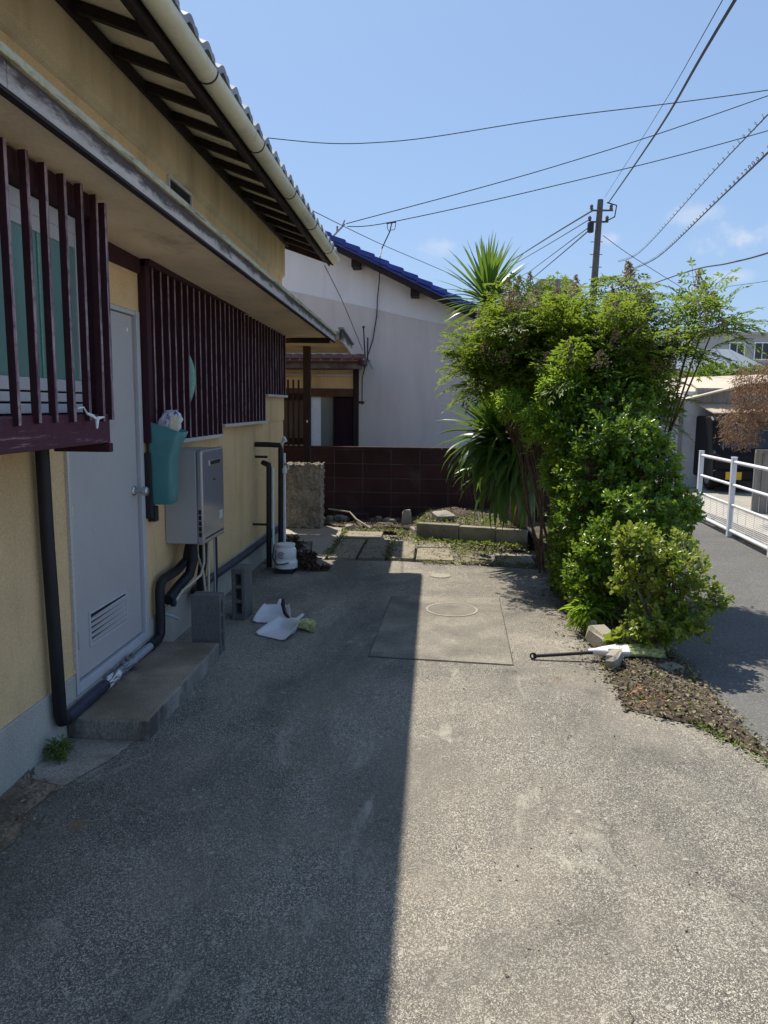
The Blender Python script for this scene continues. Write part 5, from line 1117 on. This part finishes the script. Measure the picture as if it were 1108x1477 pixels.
# fine lance-leaved shrub in front of the yucca
shrub('lance_leaved_shrub', (1.12, 6.7, 0), [(.70, 6.9, 1.62, .24, .3, .16, 70), (.92, 6.6, 1.50, .26, .3, .22, 100), (1.12, 6.45, 1.30, .22, .28, .26, 110), (1.02, 6.5, 1.05, .14, .2, .2, 50), (1.25, 6.5, 1.60, .26, .28, .24, 100), (1.05, 6.5, 1.78, .26, .28, .18, 70), (1.08, 6.45, .78, .09, .16, .16, 28)],
      'bright shrub with narrow lance-shaped leaves in the middle of the thicket', 'shrub', MT['lance'], .080, .016, 17, 31, 'cane', .12, .45, .18, tint=.5)
# large glossy broad-leaved shrub
shrub('glossy_shrub', (1.33, 5.9, 0), [(1.18, 6.2, .35, .24, .40, .32, 150), (1.17, 6.05, .75, .28, .35, .28, 190), (1.26, 6.0, 1.10, .34, .34, .30, 220), (1.42, 5.95, 1.38, .34, .34, .24, 200), (1.62, 6.0, 1.15, .30, .35, .30, 180), (1.74, 6.0, .78, .30, .34, .30, 170), (1.55, 5.75, .55, .30, .30, .26, 110), (1.14, 5.6, .42, .18, .25, .30, 100), (1.84, 5.9, .85, .20, .25, .22, 80), (1.16, 5.75, .14, .14, .3, .14, 60), (1.08, 6.6, .45, .12, .3, .30, 110), (1.06, 6.5, .95, .12, .25, .22, 90), (1.10, 6.4, .15, .10, .4, .12, 60), (1.42, 5.6, .35, .2, .2, .25, 70), (1.6, 5.8, .3, .22, .25, .22, 70), (1.42, 6.25, 1.62, .36, .25, .20, 130), (1.12, 6.3, 1.42, .26, .22, .22, 110), (1.20, 5.5, .62, .18, .22, .24, 80), (1.42, 5.5, .92, .26, .22, .20, 75), (1.68, 5.6, .76, .22, .22, .24, 75)],
      'large dark green glossy-leaved shrub standing at the driveway edge', 'shrub', MT['glossy'], .050, .026, 13, 32, 'bark', .10, .55, .05, tint=.35, stemr=.024)
# smaller yellow-green shrub in front
shrub('variegated_shrub', (1.42, 4.95, 0), [(1.36, 5.0, .66, .22, .22, .18, 130), (1.54, 4.95, .55, .25, .24, .20, 150), (1.45, 4.9, .24, .26, .24, .16, 130), (1.62, 4.95, .33, .20, .2, .16, 55), (1.83, 5.0, .38, .11, .12, .12, 26), (1.75, 4.98, .20, .10, .1, .06, 14), (1.30, 5.0, .78, .16, .16, .10, 40), (1.26, 5.05, .45, .10, .14, .12, 24), (1.62, 5.1, .70, .16, .16, .12, 36)],
      'small yellow-green glossy shrub in front of the dark shrub at the road edge', 'shrub', MT['varieg'], .042, .024, 11, 33, 'twig', .08, .58, .05, tint=.5, stemr=.013)
# broad soft leaves low at the base, and low grassy plant
shrub('maple_seedling', (1.22, 4.95, 0), [(1.22, 4.93, .10, .08, .07, .06, 8)], 'small pale seedling with wide soft leaves below the yellow-green shrub', 'seedling', MT['varieg'], .09, .075, 3, 34, 'twig', .06, .6, .2, tint=.55, stemr=.004)
shrub('strappy_plant', (1.18, 5.45, 0), [(1.15, 5.45, .16, .14, .16, .12, 22)], 'low grassy plant with thin drooping leaves at the driveway edge', 'plant', MT['lance'], .14, .013, 9, 35, 'twig', .06, .45, .4, tint=.3, stemr=.004)

# weeping brown maple over the canal
mp2 = thing('brown_maple', (5.7, 11.6, 0), 'weeping maple with dry brown lacy leaves above the white railing', 'maple tree')
MB().tube([(5.75, 11.6, -.1), (5.7, 11.6, .7), (5.5, 11.55, 1.3), (5.2, 11.5, 1.75)], [.09, .075, .06, .04], 9).build('trunk', MT['bark'], mp2, 0, True)
LV, LT = Leaves(), []; rng = np.random.default_rng(77); mbb = MB()
for i in range(16):
    a = rng.uniform(2.2, 4.4); rr_ = rng.uniform(.4, 1.25); top = np.array([5.25 + .3 * math.cos(a), 11.5 + .4 * math.sin(a), rng.uniform(1.9, 2.25)])
    end = np.array([5.25 + rr_ * math.cos(a), 11.5 + rr_ * .7 * math.sin(a), 1.95 - .5 * rr_]); mbb.tube([(5.4, 11.52, 1.4), tuple(top * .6 + np.array([5.4, 11.52, 1.4]) * .4 + np.array([0, 0, .1])), tuple(top), tuple(end)], [.024, .018, .012, .005], 6)
mbb.tube([(5.5, 11.3, 1.05), (5.1, 11.2, 1.15), (4.75, 11.2, 1.0), (4.55, 11.2, 1.02)], [.02, .016, .012, .006], 6).tube([(5.3, 11.25, 1.12), (4.9, 11.2, 1.34), (4.6, 11.2, 1.30)], [.016, .012, .006], 6)
mbb.build('branches', MT['twig'], mp2, 0, True)
for (cx, cy, cz, rx, ry2, rz, n) in [(4.72, 11.5, 1.75, .45, .5, .3, 230), (5.15, 11.5, 2.1, .55, .6, .3, 240), (4.40, 11.5, 1.35, .28, .4, .28, 170), (4.85, 11.4, 1.5, .35, .4, .2, 120), (5.6, 11.5, 2.25, .6, .6, .3, 200), (4.62, 11.5, 2.02, .35, .4, .2, 120)]:
    for _ in range(n):
        u = rv(); p0 = np.array([cx, cy, cz]) + u * np.array([rx, ry2, rz]) * rng.uniform(.6, 1.02)
        if rng.random() < .35: continue
        for k in range(13):
            d = nrm(np.array([u[0] * .5, u[1] * .5, -.55]) + rng.normal(size=3) * .55)
            LV.add(p0 + rng.normal(size=3) * .05, d, rv(), .060, .011, np.clip(.42 + .4 * u[2] + rng.normal() * .25, 0, 1))
LV.build('foliage', MT['maple'], mp2, droop=.15)
def leafy_tree(name, base, blobs, label, m, seed, leaf=.16, n=90, trunk_r=.12):
    rng = np.random.default_rng(seed); t_ = thing(name, base, label, 'tree', 'trees behind the shed'); LV = Leaves(); mb = MB()
    for (cx, cy, cz, rx, ry2, rz) in blobs:
        mb.tube([base, ((base[0] + cx) / 2, (base[1] + cy) / 2, cz * .5), (cx, cy, cz)], [trunk_r, trunk_r * .7, trunk_r * .3], 8)
        for _ in range(n):
            u = rv(); e = np.array([cx, cy, cz]) + u * np.array([rx, ry2, rz]) * rng.uniform(.6, 1.05)
            for k in range(9): LV.add(e + rng.normal(size=3) * leaf * .6, nrm(u + rng.normal(size=3) * .6), nrm(rv() + [0, 0, .8]), leaf * rng.uniform(.6, 1.1), leaf * .55, np.clip(.5 + .3 * u[2] + rng.normal() * .18, 0, 1))
    mb.build('trunk', MT['bark'], t_, 0, True); LV.build('crown', m, t_); return t_
leafy_tree('garden_tree', (7.6, 22.5, 0), [(7.1, 22.5, 2.05, .8, .7, .6), (7.9, 22.6, 2.35, .8, .6, .5), (6.4, 22.4, 1.95, .7, .6, .6), (8.7, 22.6, 2.3, .7, .6, .5), (9.5, 22.6, 2.1, .7, .6, .5)], 'rounded bright green garden tree showing above the shed roof', MT['hedge'], 51, .11, 160)
leafy_tree('garden_tree.001', (6.9, 27.5, 0), [(6.5, 27.5, 2.6, 1.0, .8, .9), (7.5, 27.5, 2.3, .8, .7, .8), (5.6, 27.5, 2.2, .8, .7, .8)], 'darker green tree between the bushes and the blue grey roof', MT['glossy'], 52, .13, 150)

# dead plant heap beside the pump, wall weed
shrub('dried_plant', (-1.22, 7.35, 0), [(-1.25, 7.36, .10, .13, .12, .10, 46), (-1.12, 7.30, .035, .14, .07, .025, 22), (-1.38, 7.45, .22, .10, .08, .10, 20)], 'heap of shrivelled brown plant next to the white pump', 'dead plant', MT['deadplant'], .06, .028, 9, 36, 'bark', .06, .5, .3, tint=.4, stemr=.006)
shrub('wall_weed', (-1.67, 3.18, 0), [(-1.665, 3.19, .055, .055, .06, .045, 20)], 'small green weed growing at the foot of the yellow wall', 'weed', MT['weeds'], .055, .009, 9, 37, 'twig', .04, .45, .25, tint=.1, stemr=.002)

# ================================================================== SMALL THINGS ON THE GROUND
bm_ = thing('garden_broom', (1.0, 4.8, 0), 'short broom with black handle, white sleeve and pale green bristles by the soil strip', 'broom')
MB().tube([(.655, 4.80, .022), (.80, 4.80, .035), (1.03, 4.81, .055)], .011, 10).build('handle', MT['wire'], bm_, 0, True)
MB().tube([(.655 + .018 * math.cos(a), 4.80, .022 + .018 * math.sin(a)) for a in np.linspace(0, 2 * math.pi, 13)], .006, 6).build('hanging_loop', MT['wire'], bm_, 0, True)
vs = []; secs = [(1.0, .016, .018), (1.05, .020, .022), (1.10, .045, .030), (1.18, .070, .036), (1.25, .082, .036)]
mb = MB(); n = 16
for x, wy, wz in secs: vs += [(x, 4.82 + .04 * (x - 1) + wy * math.cos(a) * (1 + .05 * math.sin(5 * a)), .055 + (x - 1) * .06 + wz * math.sin(a)) for a in np.linspace(0, 2 * math.pi, n, endpoint=False)]
mb.add(vs, [(i * n + k, i * n + (k + 1) % n, (i + 1) * n + (k + 1) % n, (i + 1) * n + k) for i in range(4) for k in range(n)])
o = mb.build('sleeve', MT['dustpan'], bm_, 0, True)
mb = MB().tube([(1.19, 4.80, .10), (1.21, 4.77, .06), (1.21, 4.76, .035)], .006, 6).tube([(1.18, 4.82, .102), (1.16, 4.88, .08), (1.15, 4.90, .06)], .006, 6).tube([(1.12, 4.79, .085), (1.20, 4.78, .09), (1.24, 4.84, .105)], .007, 6); mb.build('string_tie', MT['white'], bm_, 0, True)
mb = MB(); rr = random.Random(9)
for i in range(420):
    a = rr.uniform(0, 6.283); q = math.sqrt(rr.random()); u, w = math.cos(a) * q, math.sin(a) * q
    p0 = Vector((1.235, 4.83 + .07 * u, .068 + .028 * w)); p1 = Vector((1.45 + rr.uniform(-.04, .03), 4.85 + .095 * u, .062 + .034 * w))
    mb.tube([p0, (p0 + p1) / 2 + Vector((0, 0, .008 * rr.random())), p1], [.003, .003, .0012], 4, cap=False)
o = mb.build('bristles', MT['bristle'], bm_); o['kind'] = 'stuff'
def stone(label, loc, s, rz, seed, m='concrete', rx=0, cat='stone', group=None, name='loose_stone'):
    o = link(name, stone_mesh(name, *s, MT[m], seed), None, loc, (rx, 0, rz)); return tag(o, label, cat, group)
stone('angular concrete lump leaning behind the broom at the driveway edge', (1.15, 5.08, .06), (.13, .26, .13), rad(20), 1, 'concrete_lt', .25)
stone('small pale broken stone just in front of the broom sleeve', (1.13, 4.68, .05), (.075, .16, .11), rad(-30), 2, 'concrete_lt', .2)
stone('little upright stone standing behind the leaning concrete lump', (1.13, 5.35, .05), (.055, .06, .14), .2, 3, 'concrete_lt')
stone('flat dark stone lying in the shade of the yellow-green shrub', (1.46, 4.65, .02), (.16, .10, .05), .4, 4, 'concrete')
stone('upright square concrete stump at the left end of the garden bed', (-.35, 10.02, .09), (.13, .13, .30), .1, 5, 'concrete_lt')
stone('pale wedge of broken concrete lying on the garden bed', (.12, 9.55, .22), (.26, .2, .13), .5, 6, 'concrete_lt', .2)
stone('brown brick lying against the foot of the block wall', (-1.02, 10.45, .07), (.24, .11, .12), .08, 7, 'brownblock', 0, 'brick')
stone('pale stone at the paving corner beside the walkway', (-1.08, 9.78, .03), (.10, .10, .07), .3, 8, 'concrete_lt')
rs_ = random.Random(31)
rub = ['leftmost rubble stone by the rough pillar under the bent rod', 'rubble stone second from the rough pillar along the block wall', 'rubble stone nearest the bent rod end on the pillar side', 'rubble stone just right of the fallen brown brick',
       'rubble stone touching the left end of the fallen brown brick row', 'rubble stone left of the upright concrete stump', 'rubble stone right behind the upright concrete stump', 'rightmost rubble stone at the foot of the soil mound']
for i, (x, y) in enumerate([(-1.42, 10.45), (-1.30, 10.5), (-1.22, 10.42), (-.62, 10.4), (-.75, 10.5), (-.55, 10.25), (-.15, 10.35), (.02, 10.3)]):
    stone(rub[i], (x, y, .04), (rs_.uniform(.08, .14), rs_.uniform(.08, .12), rs_.uniform(.06, .10)), rs_.uniform(0, 3), 40 + i, rs_.choice(['concrete', 'concrete_lt']), 0, 'rubble', 'rubble stones along the block wall', 'rubble_stone')
o = MB().tube([(-1.43, 10.35, .19), (-1.12, 10.2, .17), (-1.02, 10.05, .10), (-.80, 9.75, .03)], .012, 8).build('bent_rod', MT['concrete_lt'], None, 0, True); tag(o, 'thin bent pale rod leaning over the rubble by the block wall', 'rod')

# leaf litter, weeds in joints, driveway grit: uncountable
def scatter(name, m, n, region, size, seed, label=None, flat=.35, tall=0.0, zf=lambda x, y: .012):
    rng = np.random.default_rng(seed); LV = Leaves(); k = 0
    while k < n:
        x, y = region(rng)
        d = nrm(np.array([rng.normal(), rng.normal(), rng.normal() * flat + tall])); nn = nrm(np.array([rng.normal() * .4, rng.normal() * .4, 1]))
        s = size * rng.uniform(.5, 1.4); LV.add((x, y, zf(x, y) + rng.random() * .008), d, nn, s, s * rng.uniform(.3, .6), rng.random()); k += 1
    o = LV.build(name, m, None, fold=.15, droop=.1); return o
def poly_region(poly):
    xs = [p[0] for p in poly]; ys = [p[1] for p in poly]
    def inside(x, y):
        c = False; j = len(poly) - 1
        for i in range(len(poly)):
            if (poly[i][1] > y) != (poly[j][1] > y) and x < (poly[j][0] - poly[i][0]) * (y - poly[i][1]) / (poly[j][1] - poly[i][1]) + poly[i][0]: c = not c
            j = i
        return c
    def f(rng):
        while True:
            x, y = rng.uniform(min(xs), max(xs)), rng.uniform(min(ys), max(ys))
            if inside(x, y): return x, y
    return f
strip = [(1.02, 4.3), (1.00, 3.98), (1.34, 3.80), (1.57, 3.42), (1.64, 3.6), (1.64, 4.6), (1.60, 7), (1.14, 7), (1.10, 4.9)]
zs_ = lambda x, y: .010 + .032 * math.sin(math.pi * min(1, max(0, (x - 1.08) / .5)))
tag(scatter('leaf_litter', MT['litter'], 4200, poly_region(strip), .026, 61, flat=.5, zf=zs_), 'dry fallen leaves covering the soil strip by the road', 'leaf litter')
tag(scatter('bed_litter', MT['litter'], 2600, poly_region([(-1.3, 9.9), (-.25, 9.75), (-.1, 9.25), (1.06, 8.95), (1.1, 10.6), (-1.6, 10.6)]), .030, 62,
    zf=lambda x, y: .03 + .15 * max(0, min(1, (x + .3) / .25)) * max(0, min(1, (1.25 - x) / .15)) + .09 * math.exp(-((x - .27) / .25) ** 2 - ((y - 10.1) / .25) ** 2)), 'dead leaves strewn over the raised garden bed', 'leaf litter')
def joints(rng):
    k = rng.integers(0, 8)
    if k == 0: return rng.normal(-1.11, .025), rng.uniform(7.9, 9.9)
    if k == 1: return rng.normal(-.47, .03), rng.uniform(7.95, 9.2)
    if k == 2: return rng.uniform(-1.1, -.2), rng.normal(9.72, .07)
    if k == 3: return rng.uniform(-.3, .95), rng.normal(9.0 - .2 * rng.random(), .08)
    if k == 4: return rng.normal(.32, .16), rng.normal(8.5, .25)
    if k == 5: return rng.normal(.6, .2), rng.normal(8.35, .2)
    if k == 6: return rng.uniform(-.1, 1.1), rng.normal(7.75, .04)
    return rng.uniform(-.45, -.1), rng.normal(9.35, .2)
tag(scatter('joint_weeds', MT['weeds'], 1500, joints, .030, 63, flat=.5, tall=.35), 'weeds and dry grass growing in the paving joints', 'weeds')
tag(scatter('joint_litter', MT['litter'], 3600, joints, .026, 64), 'dry brown leaf scraps caught between the paving slabs', 'leaf litter')
tag(scatter('edge_weeds', MT['weeds'], 420, lambda rng: (lambda u: (1.36 + .55 * u + rng.normal() * .02, 3.84 - 1.35 * u + rng.normal() * .02))(rng.random() ** 1.4), .020, 65, flat=.5, tall=.4), 'tiny weeds in the seam between driveway and road', 'weeds')
tag(scatter('driveway_grit', MT['litter'], 620, poly_region([(-1.5, 1.4), (1.6, 1.4), (1.0, 4), (1.1, 7.5), (-1.3, 7.6)]), .012, 66, zf=lambda x, y: .003), 'scattered dry leaf flecks and twigs on the driveway', 'leaf flecks')
tag(scatter('strip_weeds', MT['weeds'], 700, poly_region(strip), .022, 67, flat=.5, tall=.4, zf=zs_), 'small green weeds among the fallen leaves of the soil strip', 'weeds')
tag(scatter('strip_orange_bits', MT['orange_bits'], 60, poly_region([(1.08, 4.05), (1.3, 3.92), (1.3, 4.2), (1.1, 4.3)]), .022, 68, zf=zs_), 'few orange leaf scraps at the driveway corner of the soil strip', 'leaf scraps')
tag(scatter('paving_litter', MT['litter'], 900, poly_region([(-1.1, 7.85), (1.1, 7.6), (1.1, 8.7), (-.2, 9.05), (-1.1, 9.6)]), .022, 75, zf=lambda x, y: .018), 'dry leaf scraps lying on the worn paving slabs', 'leaf litter')
tag(scatter('bed_weeds', MT['weeds'], 800, poly_region([(-.1, 9.3), (1.0, 9.0), (1.05, 9.8), (.5, 10.4), (-.3, 10.4)]), .04, 76, flat=.6, tall=.7, zf=lambda x, y: .03 + .15 * max(0, min(1, (x + .3) / .25)) * max(0, min(1, (1.25 - x) / .15))), 'low weeds sprouting over the raised garden bed', 'weeds')
def kerbfront(rng):
    u = rng.random(); return -.2 + 1.25 * u + rng.normal() * .02, 9.09 - .30 * u - abs(rng.normal()) * .05
tag(scatter('kerb_weeds', MT['weeds'], 520, kerbfront, .045, 69, flat=.6, tall=.9), 'weeds growing up against the front of the garden kerb', 'weeds')
tag(scatter('earth_litter', MT['litter'], 500, poly_region([(-1.73, 1.6), (-1.40, 1.6), (-1.42, 2.3), (-1.52, 2.9), (-1.73, 3.05)]), .016, 70), 'dry needles and leaf scraps on the bare earth by the near wall', 'leaf scraps')
tag(scatter('edge_litter', MT['litter'], 900, lambda rng: (1.13 - abs(rng.normal()) * .10, rng.uniform(4.4, 7.4)), .022, 71, zf=lambda x, y: .004), 'dry leaves fallen along the foot of the bushes on the driveway', 'leaf litter')
tag(scatter('wall_litter', MT['litter'], 420, lambda rng: (-1.72 + abs(rng.normal()) * .07, rng.uniform(5.6, 8.2)), .016, 72, zf=lambda x, y: .004), 'dust and leaf scraps gathered along the foot of the yellow wall', 'leaf scraps')
tw_ = MB(); rr = random.Random(12)
for i in range(46):
    x, y, a, l_ = rr.uniform(-1.2, 1.3), rr.uniform(1.6, 6.5), rr.uniform(0, 6.28), rr.uniform(.02, .055)
    if x > 1.0 and y > 3.6: continue
    tw_.tube([(x, y, .004), (x + math.cos(a) * l_ * .5, y + math.sin(a) * l_ * .5, .007), (x + math.cos(a + .4) * l_, y + math.sin(a + .4) * l_, .004)], .0016, 4)
o = tw_.build('fallen_twigs', MT['twig']); tag(o, 'tiny dry twigs scattered over the driveway', 'twigs', None, 'stuff')
# pale cement patch and bare earth at the near wall
rr = random.Random(3)
def ragged(pts, n=5, a=.010):
    out = []
    for k in range(len(pts)):
        p0, p1 = pts[k], pts[(k + 1) % len(pts)]
        for q in range(n): out.append((p0[0] + (p1[0] - p0[0]) * q / n + (rr.uniform(-a, a) if q else 0), p0[1] + (p1[1] - p0[1]) * q / n + (rr.uniform(-a, a) if q else 0)))
    return out
structure(sheet('cement_patch', [(-1.737, 3.10), (-1.737, 3.395)] + ragged([(-1.40, 3.395), (-1.415, 3.26), (-1.48, 3.08), (-1.53, 2.94), (-1.58, 2.87), (-1.63, 2.86), (-1.67, 2.94), (-1.70, 3.02), (-1.737, 3.10)], 5, .008)[:-5], .004, mat('pale_cement', (0.31, 0.285, 0.245), .9, .25, 4, .3, 120, .3, 80, dirt=(.17, .15, .125), ds=6, da=.45, db=.7)))
me_ = mat('damp_earth', (0.25, 0.19, 0.135), .95, .4, 5, .4, 60, .6, 60, dirt=(.13, .10, .07), ds=4, da=.45, db=.65)
xe = lambda y: -1.55 + .10 * min(1, (3.05 - y) / .9) + .035 * math.sin(6.5 * y) + .02 * math.sin(17 * y + 1) + .010 * math.sin(43 * y)
eo = [(-1.737, 1.0)] + [(xe(1.0 + .02 * k), 1.0 + .02 * k) for k in range(98)] + [(-1.70, 3.0), (-1.737, 3.06)]
soil_patch('bare_earth', eo, .004, (14, 220), .003, 9, me_, None, True)
def crumbs(rng):
    y = rng.uniform(1.2, 2.95); return xe(y) + rng.normal() * .05, y
tag(scatter('earth_crumbs', MT['litter'], 900, crumbs, .010, 73, zf=lambda x, y: .006), 'earth crumbs and needles spilling from the bare earth onto the driveway', 'crumbs')
